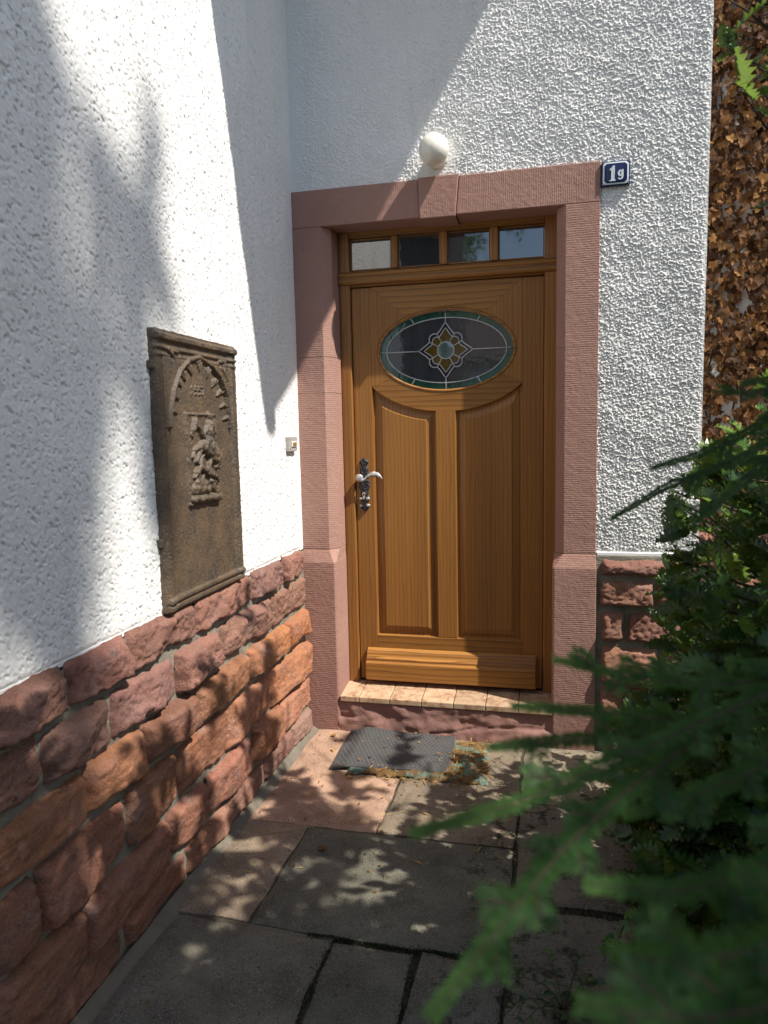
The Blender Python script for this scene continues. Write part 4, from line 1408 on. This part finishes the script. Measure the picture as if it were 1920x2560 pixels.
# loose unseen leaves added on the sun's rays to shade path and plinth
k = 0
while k < 2600:
    if g.random() < .75: tgt = np.array([g.uniform(.25, 1.35), g.uniform(-2.6, -.92), 0])
    else: tgt = np.array([0, g.uniform(-2.1, -1.2), g.uniform(0, .45)])
    q = tgt - SD * g.uniform(.42, .95)
    k += 1
    if proj(q)[0] < IW + 20 or q[0] > 3.4 or not light_ok(q, g): continue
    if mnoise.noise((tgt[0] * 9, tgt[1] * 11, 6.6)) < -.42: continue
    if shades_bush(q) and g.random() < .93: continue
    fol.add(q, rv(g), np.array([.4, -.2, 1]) + rv(g) * .6, g.uniform(.055, .085), g.gauss(.3, .15))
fol.build()
tw_geo = []
for i, (a, b) in enumerate(tw):
    if i % 2 and not (1700 < proj(b)[0] < IW + 50): continue
    mid = (a + b) / 2 + rv(g) * .012
    tw_geo.append(tube_geo([a, mid, b], [.004, .003, .0016], 4, False))
V, F = join_geo(tw_geo)
obj('twigs', mesh_py('twigs', V, F, True), MAT['bark'], holly, kind='stuff')
for i in range(16):
    z = .35 + i * .16
    th = i * 2.4
    e = np.array([2.25 + .55 * math.cos(th), -1.5 + .6 * math.sin(th), z + .45])
    pts = [(2.25, -1.49, z), tuple((np.array([2.25, -1.49, z]) * .45 + e * .55) + np.array([0, 0, -.05])), tuple(e)]
    obj('branch', tube('branch', pts, [.018, .012, .005], 6), MAT['bark'], holly)
# green berries on the upper branch
for k in range(16):
    p = at(1590 + g.gauss(0, 22), 85 + g.gauss(0, 14), 2.12 + g.gauss(0, .02))
    bm = bmesh.new()
    bmesh.ops.create_icosphere(bm, subdivisions=1, radius=.0042)
    bmesh.ops.translate(bm, vec=p, verts=bm.verts)
    me = bm_mesh('berry', bm, True)
    a = me.attributes.new('tint', 'FLOAT', 'POINT')
    a.data.foreach_set('value', np.full(len(me.vertices), .95, np.float32))
    obj('berry', me, MAT['small_leaf'], holly)

# ------------------------------------------------------------------ conifer close to the camera, its boughs hanging in from the right
con = thing('conifer', (2.15, -2.75, -.05), 'dark green needled conifer whose blurred boughs hang in from the right foreground', 'tree')
obj('trunk', tube('trunk', [(2.15, -2.75, -.05), (2.13, -2.77, .8), (2.17, -2.74, 1.8), (2.15, -2.75, 2.8), (2.15, -2.76, 3.5)], [.075, .066, .05, .03, .012], 10), MAT['bark'], con)
g = random.Random(21)

def sample(pts, n):
    P = [np.asarray(p, float) for p in pts]
    L = [0]
    for a, b in zip(P, P[1:]): L.append(L[-1] + np.linalg.norm(b - a))
    s = np.linspace(0, L[-1], n)
    P = np.array(P)
    # smooth by catmull-like interpolation: linear then box blur
    out = np.stack([np.interp(s, L, P[:, k]) for k in range(3)], 1)
    for _ in range(max(1, n // 8)):
        out[1:-1] = (out[:-2] + 2 * out[1:-1] + out[2:]) / 4
    return out, L[-1]

def needles(acc, pts, L, nlen, plane, step=.0021, w=.0019, tint=.4):
    n = max(4, int(L / step))
    P, _ = sample(pts, n)
    for i in range(n):
        t_ = P[min(i + 1, n - 1)] - P[max(i - 1, 0)]
        t_ /= np.linalg.norm(t_) + 1e-9
        sd_ = np.cross(plane, t_)
        sd_ /= np.linalg.norm(sd_) + 1e-9
        up_ = np.cross(t_, sd_)
        s = i / n
        ln = nlen * (1 - .55 * max(0, (s - .7) / .3)) * g.uniform(.8, 1.15)
        for q in (-1, 1):
            d = t_ * g.uniform(.55, .8) + sd_ * q * .8 + up_ * g.uniform(-.25, .30)
            d /= np.linalg.norm(d)
            b = P[i]
            wv = np.cross(d, up_)
            wv = wv / (np.linalg.norm(wv) + 1e-9) * w
            acc['V'] += [b, b + d * ln * .45 + wv, b + d * ln, b + d * ln * .45 - wv]
            acc['T'] += [min(1, max(0, tint + .35 * s ** 4 + g.gauss(0, .08)))] * 4

def bough(pts, nlen=.011, side=.075, gap=.020, tint=.35, wood=.0011, plane=None, nm='bough', dropsides=0.0):
    acc = {'V': [], 'T': []}
    P, L = sample(pts, 40)
    if plane is None:
        plane = np.array([.1, -.35, 1.0]) + rv(g) * .25
    plane = plane / np.linalg.norm(plane)
    needles(acc, pts, L, nlen * .9, plane, tint=tint)
    k, q = .10, 1
    tubes = [tube_geo([tuple(p) for p in P[::3]] + [tuple(P[-1])], [wood * (1 - .7 * i / 14) for i in range(len(P[::3]) + 1)], 5, False)]
    while k < .93:
        i = int(k * 39)
        t_ = P[min(i + 1, 39)] - P[max(i - 1, 0)]
        t_ /= np.linalg.norm(t_)
        sd_ = np.cross(plane, t_)
        sd_ /= np.linalg.norm(sd_) + 1e-9
        if g.random() >= dropsides:
            ll = side * (1 - .72 * k) * g.uniform(.7, 1.2)
            d = t_ * .75 + sd_ * q * .75 + rv(g) * .12
            d /= np.linalg.norm(d)
            e = P[i] + d * ll + np.array([0, 0, -.10 * ll])
            mid = P[i] + d * ll * .55 + np.array([0, 0, .02 * ll])
            needles(acc, [P[i], mid, e], ll, nlen, plane + rv(g) * .2, tint=tint)
            tubes.append(tube_geo([tuple(P[i]), tuple(mid), tuple(e)], [wood * .7, wood * .6, wood * .4], 4, False))
        q = -q
        k += gap / L * g.uniform(.7, 1.3)
    V = np.array(acc['V'])
    F = np.arange(len(V)).reshape(-1, 4)
    me = mesh_np('bough', V, F, False)
    a = me.attributes.new('tint', 'FLOAT', 'POINT')
    a.data.foreach_set('value', np.array(acc['T'], np.float32))
    o = obj('bough', me, MAT['needle'], con)
    Vt, Ft = join_geo(tubes)
    obj('twig', mesh_py('twig', Vt, Ft, True), MAT['bark'], o)
    return o

B = lambda *L: [at(*p) for p in L]
boughs = [
    # path in display pixels and distance from the lens; needle length, side twig length, gap, tint, share of side twigs left out
    (B((1790, 1440, .70), (1560, 1540, .56), (1340, 1640, .46), (1120, 1735, .40), (895, 1800, .36)), .011, .042, .026, .45, .45),
    (B((1500, 1600, .54), (1350, 1710, .45), (1220, 1830, .40), (1090, 1990, .36), (935, 2190, .33)), .011, .032, .024, .40, .35),
    (B((1780, 1430, .74), (1600, 1480, .62), (1400, 1470, .55), (1200, 1425, .50)), .011, .040, .022, .48, .35),
    (B((1790, 1520, .76), (1560, 1570, .64), (1330, 1540, .55), (1110, 1525, .50)), .011, .038, .026, .42, .45),
    (B((1560, 1570, .64), (1380, 1590, .58), (1200, 1600, .52), (1060, 1615, .49)), .011, .030, .024, .38, .4),
    (B((1800, 760, 1.0), (1640, 850, .92), (1540, 845, .86)), .012, .050, .022, .42, .1),
    (B((1790, 800, 1.0), (1620, 930, .95), (1500, 985, .92), (1410, 1010, .90)), .012, .040, .030, .36, .6),
    (B((1790, 860, 1.02), (1600, 990, 1.0), (1440, 1050, .97), (1322, 1120, .95)), .012, .040, .034, .32, .8),
    (B((1800, 900, .95), (1640, 1010, .88), (1560, 1080, .84), (1500, 1130, .82)), .012, .050, .024, .36, .3),
    (B((1790, 1560, .66), (1640, 1660, .56), (1500, 1720, .50), (1350, 1760, .45)), .011, .034, .026, .34, .45),
    (B((1800, 1750, .52), (1640, 1880, .44), (1460, 1930, .38), (1270, 1910, .35)), .011, .038, .024, .32, .35),
    (B((1800, 1960, .44), (1640, 2050, .37), (1480, 2080, .33), (1330, 2060, .31)), .011, .042, .020, .30, .2),
    (B((1800, 2120, .40), (1620, 2190, .34), (1440, 2200, .31), (1260, 2170, .29)), .011, .040, .020, .30, .2),
    (B((1820, 1400, .85), (1700, 1450, .76), (1600, 1520, .70), (1500, 1560, .66)), .011, .036, .028, .36, .5),
    (B((1820, 1850, .50), (1720, 1980, .42), (1640, 2100, .38), (1580, 2230, .35)), .011, .050, .020, .30, .1)]
for pts, nl_, sd_, gp_, ti_, dr_ in boughs:
    bough(pts, nl_, sd_, gp_, ti_, dropsides=dr_, plane=np.array([-.15, -.75, .75]) + rv(g) * .2)
# carrying limbs from the trunk to where the boughs enter
for k, (px_, py_, d_) in enumerate(((1790, 1440, .72), (1800, 800, 1.0), (1800, 1240, .82), (1800, 1750, .60), (1800, 2000, .5))):
    e = at(px_, py_, d_)
    s0 = np.array([2.15, -2.75, max(.6, e[2] - .05)])
    obj('limb', tube('limb', [tuple(s0), tuple(s0 * .5 + e * .5 + np.array([0, 0, .06])), tuple(e)], [.02, .012, .004], 7), MAT['bark'], con)
# rest of the crown, beyond the right edge of the frame: three bough shapes, copied
protos = []
for k in range(4):
    protos.append(bough([(0, 0, 0), (.16, .02, .03), (.34, -.01, .02), (.50, .02, -.05)], .024, .24, .022, .3, .005, plane=np.array([0, .1, 1.0])))
first = set(id(p) for p in protos)
def crown_ok(p):
    x, y, d = proj(p)
    if d > .05 and x < IW + 60 and y > -300: return False
    return True
def place_bough(proto, base, dirv, fresh):
    dirv = np.asarray(dirv, float)
    Rm = frame_from(dirv, np.array([0, 0, 1.0]) + rv(g) * .3)
    X, Y, Zc = Rm[:, 1], -Rm[:, 0], Rm[:, 2]
    M3 = np.stack([X, Y, Zc], 1) * g.uniform(.8, 1.25)
    M4 = Matrix(np.vstack([np.hstack([M3, np.asarray(base)[:, None]]), [0, 0, 0, 1]]).tolist())
    if fresh:
        o = proto
        o.parent = None
        o.matrix_basis = M4
        setparent(o, con)
        return o
    o = proto.copy()
    COL.objects.link(o)
    o.parent = None
    o.matrix_basis = M4
    setparent(o, con)
    for ch in proto.children:
        c_ = ch.copy()
        COL.objects.link(c_)
        c_.parent = o
        c_.matrix_parent_inverse = ch.matrix_parent_inverse.copy()
    return o
made, k = 0, 0
while made < 170 and k < 9000:
    k += 1
    z = g.uniform(.35, 3.6)
    rad = .95 * (1 - .62 * max(0, (z - 1.0)) / 2.6)
    th = g.uniform(0, 2 * math.pi)
    rr = rad * math.sqrt(g.random()) * .75
    base = np.array([2.15 + rr * math.cos(th), -2.75 + rr * math.sin(th), z])
    dirv = np.array([math.cos(th), math.sin(th), -.15 + g.gauss(0, .15)])
    tip = base + dirv * .55
    mid = base + dirv * .28
    if not all(crown_ok(q) for q in (base, mid, tip)): continue
    bad = False
    for q in (base, mid, tip):
        w, a, b = shadow_hit(q)
        if w == 'l' and b > .75 and a > -1.75: bad = True
        if w == 'l' and not light_ok(q, g): bad = True
    # gaps through which the near tips catch some sun
    for q in (base, mid, tip):
        for n0 in (np.array([1.16, -3.09, 1.33]), np.array([1.27, -2.92, 1.37]), np.array([1.20, -3.12, 1.28])):
            v = q - n0
            if np.linalg.norm(v - SDN * (v @ SDN)) < .10: bad = True
    if bad: continue
    place_bough(protos[made % 4], base, dirv, made < 4)
    made += 1

# ------------------------------------------------------------------ low plants, litter and straw
g = random.Random(33)
def creeping(nm, base, n, spread, label, cat, mat, geofn, size, tint, group=None, nst=6):
    root = thing(nm, base, label, cat, group)
    f2 = Foliage('leaf_mass', [geofn(g) for _ in range(4)], mat, root, nobj=n)
    per = max(3, n // nst)
    for s in range(nst):
        th = g.uniform(0, 2 * math.pi)
        L = spread * g.uniform(.6, 1.15)
        pts = [np.array(base) + np.array([math.cos(th) * L * k / 5, math.sin(th) * L * k / 5, .05 * math.sin(k / 5 * 2.6) + .012 * g.random()]) for k in range(6)]
        obj('stem', tube('stem', [tuple(p) for p in pts], [.0022, .002, .0018, .0016, .0013, .001], 4), MAT['bark'], root)
        for k in range(per):
            i = min(4.99, .6 + 4.4 * k / per)
            p = pts[int(i)] + (pts[int(i) + 1] - pts[int(i)]) * (i - int(i))
            d = np.array([math.cos(th + (1.1 if k % 2 else -1.1)), math.sin(th + (1.1 if k % 2 else -1.1)), g.uniform(-.1, .4)])
            f2.add(p, d, np.array([0, -.2, 1]) + rv(g) * .4, size * g.uniform(.7, 1.25), g.gauss(tint, .15))
    f2.build()
creeping('creeping_shrub', (1.25, -1.62, .0), 70, .17, 'low creeping shrub with small oval dark leaves on the near mossy slabs', 'plant', MAT['small_leaf'], oval_geo, .026, .25, nst=9)
creeping('ivy_seedling', (1.50, -1.05, .0), 24, .10, 'small light green ivy sprig creeping over the path edge', 'plant', MAT['small_leaf'], ivy_geo, .030, .75, nst=4)
creeping('ivy_seedling', (1.40, -1.36, .0), 20, .09, 'small green ivy sprig at the edge of the near paving slab', 'plant', MAT['small_leaf'], ivy_geo, .028, .7, nst=4)
creeping('ground_ivy', (1.72, -.55, -.04), 90, .30, 'patch of green ivy on the soil below the holly by the plinth', 'plant', MAT['small_leaf'], ivy_geo, .036, .55, nst=12)

# dry leaves lying about, each on its own
lits = [(.175, -.115, 'dry yellow leaf lying in the corner left of the rubber mat', .7), (.215, -.265, 'curled yellow leaf on the red slab left of the rubber mat', .85), (.352, -.505, 'small yellow leaf in front of the fibre mat corner', .9),
        (.520, -.045, 'crisp brown leaf on the back edge of the rubber mat', .6), (.405, -1.06, 'brown leaf alone on the dark middle slab', .2), (.985, -1.53, 'pale dry leaf at the joint by the near slabs', .8), (1.46, -.80, 'pale dry leaf on the right hand mossy slab', .8)]
for x, y, lab, ti in lits:
    V, F = ivy_geo(g)
    sz = g.uniform(.022, .034)
    zb = .031 if (.24 < x < .77 and -.45 < y < -.05) else .004
    V = V * sz
    th = g.uniform(0, 6.28)
    V = np.stack([V[:, 0] * math.cos(th) - V[:, 1] * math.sin(th) + x, V[:, 0] * math.sin(th) + V[:, 1] * math.cos(th) + y, V[:, 2] - V[:, 2].min() + zb], 1)
    obj('fallen_leaf', leaf_mesh('fallen_leaf', V, F, ti), MAT['dry_leaf'], label=lab, cat='leaf', group='dry leaves on the paving')
# fine litter: straw, crumbs and bits of leaf
Vs, Fs, Ts = [], [], []
off = 0
def bit(x, y, z, sz, ti, thin):
    global off
    th = g.uniform(0, 6.28)
    w = sz * (.05 if thin else .4)
    for dx_, dy_, dz_ in ((0, 0, 0), (sz * .5, w, g.uniform(0, .004)), (sz, 0, g.uniform(0, .003)), (sz * .5, -w, 0)):
        Vs.append((x + dx_ * math.cos(th) - dy_ * math.sin(th), y + dx_ * math.sin(th) + dy_ * math.cos(th), z + dz_))
        Ts.append(ti)
    Fs.append((off, off + 1, off + 2, off + 3))
    off += 4
for k in range(420):
    x, y = g.uniform(.08, 1.5), -abs(g.gauss(0, .75)) - .03
    if y < -2.2: continue
    z = .034 if (.25 < x < .76 and -.44 < y < -.05) else (.024 if (.33 < x < .94 and -.47 < y < -.07) else .004)
    bit(x, y, z, g.uniform(.006, .016), g.random() * .7, g.random() < .5)
for k in range(260):                                   # straw caught round the mats
    s = g.random()
    x, y = (g.gauss(.62, .2), -.485 + g.gauss(0, .014)) if s < .5 else (g.uniform(.78, .95), g.uniform(-.46, -.08))
    bit(x, y, .004 if y < -.47 else .024, g.uniform(.015, .05), g.uniform(.4, 1), True)
for k in range(60):
    bit(g.uniform(.1, 1.1), g.uniform(-1.4, -.5), .005, g.uniform(.02, .06), .9, True)
for k in range(3000):
    x, y = g.uniform(1.5, 3.2), g.uniform(-2.6, 2.5)
    bit(x, y, -.045, g.uniform(.012, .04), g.random() * .8, g.random() < .4)
me = mesh_np('leaf_litter', Vs, np.array(Fs), False)
a = me.attributes.new('tint', 'FLOAT', 'POINT')
a.data.foreach_set('value', np.array(Ts, np.float32))
obj('leaf_litter', me, MAT['dry_leaf'], label='fine dry straw and leaf crumbs strewn over paving and soil', cat='litter', kind='stuff')
# long straw blade bridging two slabs
pts = [(.13, -1.02, .006), (.26, -.96, .010), (.40, -.89, .009), (.55, -.80, .008), (.66, -.74, .006)]
obj('straw_blade', tube('straw_blade', pts, [.0012, .0014, .0012, .001, .0006], 5), MAT['grass'], label='long dry straw blade lying across the slab joint', cat='straw')
# moss in the joints
Vs, Fs, Ts = [], [], []
off = 0
for k in range(9000):
    r = g.random()
    if r < .35: x, y = g.uniform(.5, 1.09), -1.472 + g.gauss(0, .010)
    elif r < .55: x, y = 1.091 + g.gauss(0, .008), g.uniform(-2.0, -.6)
    elif r < .7: x, y = 1.10 + g.random() * .38, -1.212 + g.gauss(0, .016)
    elif r < .85: x, y = .582 + g.gauss(0, .008), g.uniform(-2.1, -1.48)
    else: x, y = .839 + g.gauss(0, .009), g.uniform(-2.0, -1.48)
    th = g.uniform(0, 6.28)
    s = g.uniform(.003, .006)
    b = np.array([x, y, -.014 + g.random() * .010])
    d = np.array([math.cos(th) * .5, math.sin(th) * .5, 1]) * s
    w = np.array([-math.sin(th), math.cos(th), 0]) * s * .35
    Vs += [b - w, b + w, b + d]
    Ts += [g.random() * .5] * 3
    Fs.append((off, off + 1, off + 2))
    off += 3
me = mesh_np('moss', Vs, np.array(Fs), False)
a = me.attributes.new('tint', 'FLOAT', 'POINT')
a.data.foreach_set('value', np.array(Ts, np.float32))
obj('moss', me, MAT['moss'], label='dark moss growing in the joints between the paving slabs', cat='moss', kind='stuff')

# ------------------------------------------------------------------ beyond the frame: a tall tree that dapples the left wall, and what the glass reflects
tree = thing('tall_tree', (9.6, -5.6, -.05), 'tall broadleaf tree standing off to the right whose shade dapples the left wall', 'tree')
g = random.Random(41)
obj('trunk', tube('trunk', [(9.6, -5.6, -.05), (9.5, -5.55, 4), (9.3, -5.5, 8), (9.1, -5.4, 12), (8.9, -5.2, 16)], [.32, .27, .2, .13, .05], 10), MAT['bark'], tree)
fol = Foliage('crown', [oval_geo(g, .32) for _ in range(3)], MAT['tree_leaf'], tree, nobj=0)
# clumps are set where their shade falls in long soft streaks
def clump(c_, r, n, sz=.13):
    for _ in range(n):
        v = rv(g) * r * g.random() ** .4
        fol.add(np.asarray(c_) + v * np.array([1, 1, 1.3]), rv(g), rv(g), sz * g.uniform(.7, 1.3), g.random())
def over(y, z, tpar): return np.array([0, y, z]) - SD * tpar
def lw(px_, py_):
    """point of the left wall seen at source pixel"""
    r = CR.T @ np.array([(px_ - IW / 2) / FPX, -(py_ - IH / 2) / FPX, 1.0])
    q = CAM - r * (CAM[0] / r[0])
    return q[1], q[2]
def streak(pts, r, n, sz=.085):
    P, L = sample([(*lw(*p), 0) for p in pts], 30)
    m_ = max(6, int(L / (r * .55)))
    for i in range(m_):
        q = P[int(i / m_ * 29.99)]
        clump(over(q[0] + g.gauss(0, r * .25), q[1] + g.gauss(0, r * .3), 3.1 + g.uniform(-.25, .25)), r * g.uniform(.8, 1.4), max(3, int(n * .62)), sz)
streak([(20, -40), (90, 90), (130, 230), (155, 330)], .075, 12)
streak([(195, 310), (230, 430), (290, 500)], .040, 8)
streak([(372, 280), (368, 400), (345, 520), (345, 650), (370, 800)], .042, 9)
streak([(280, 470), (310, 560), (350, 650)], .032, 7)
streak([(345, 640), (400, 720), (440, 810)], .050, 9)
streak([(215, 560), (230, 700), (225, 860), (240, 1050)], .050, 8)
streak([(300, 680), (310, 850), (320, 1000)], .060, 9)
streak([(350, 820), (362, 1000), (378, 1180), (392, 1350)], .040, 9)
streak([(95, 1560), (125, 1630), (140, 1690)], .03, 8)
streak([(255, 1000), (240, 1180), (225, 1350)], .035, 6)
edge_y, edge_x = [-200, 0, 200, 400, 700, 1000, 1300, 1550, 1750], [10, 30, 110, 140, 125, 170, 190, 205, 150]
for k in range(230):                                   # the closed crown behind them
    py_ = g.uniform(-300, 1480)
    px_ = np.interp(py_, edge_y, edge_x) - 25 - abs(g.gauss(0, 120))
    if px_ < -420: continue
    y_, z_ = lw(px_, py_)
    clump(over(y_, z_, 3.0 + g.uniform(-.2, .4)), .12, 8, .10)
for k in range(120):                                   # the crown's far side
    clump(np.array([10.6 + g.gauss(0, 1.3), -7.4 + g.gauss(0, 1.1), 13 + g.gauss(0, 2.4)]), .5, 18, .18)
fol.build()
for k in range(9):
    z = 7 + k * 1.0
    e = over(-1.9 + g.gauss(0, .3), 1 + k * .35, 2.8)
    obj('limb', tube('limb', [(9.35 - (z - 7) * .05, -5.5, z), tuple(np.array([9.3, -5.45, z]) * .5 + e * .5 + np.array([0, 0, .3])), tuple(e)], [.09, .05, .015], 7), MAT['bark'], tree)

barn = thing('barn', (-3, -7.2, -.05), 'tall dark timber barn across the yard, seen only as a reflection in the glass', 'barn')
for k in range(24):
    x = -6.3 + k * .249
    obj('board', box('board', x, x + .235, -7.24 + (k % 2) * .012, -7.2 + (k % 2) * .012, -.05, 6.6), MAT['timber'], barn)
obj('wall', box('wall', -6.3, -.35, -9.5, -7.25, -.05, 6.6), MAT['timber'], barn)
nb = thing('neighbouring_house', (3.5, -19, -.05), 'white neighbouring house with red tiled roof, seen only as a reflection in the glass', 'house')
obj('wall', box('wall', -4, 11, -25, -18.5, -.05, 3.6), MAT['plaster'], nb)
obj('roof', mesh_py('roof', [(-4.5, -18, 3.5), (11.5, -18, 3.5), (11.5, -21.7, 6.6), (-4.5, -21.7, 6.6), (-4.5, -25.5, 3.5), (11.5, -25.5, 3.5)], [(0, 1, 2, 3), (3, 2, 5, 4)]), MAT['oldroof'], nb)
for k in range(4):
    w_ = obj('window', box('window', -2 + k * 3.2, -.8 + k * 3.2, -18.52, -18.4, 1.0, 2.4), MAT['plasticw'], nb)
    obj('pane', box('pane', -1.9 + k * 3.2, -.9 + k * 3.2, -18.395, -18.38, 1.1, 2.3), MAT['pane'], w_)
tr2 = thing('slender_tree', (-.9, -13, -.05), 'slender leafy tree in the yard, seen only as a reflection in the glass', 'tree')
obj('trunk', tube('trunk', [(-.9, -13, -.05), (-.95, -13, 3), (-.85, -13.05, 6), (-.9, -13, 8.5)], [.16, .13, .08, .02], 8), MAT['bark'], tr2)
fol = Foliage('crown', [oval_geo(g, .3) for _ in range(3)], MAT['tree_leaf'], tr2, nobj=0)
for k in range(90):
    clump(np.array([-.85 + g.gauss(0, .38), -13 + g.gauss(0, .6), 5.6 + g.gauss(0, 1.1)]), .28, 12, .13)
fol.build()
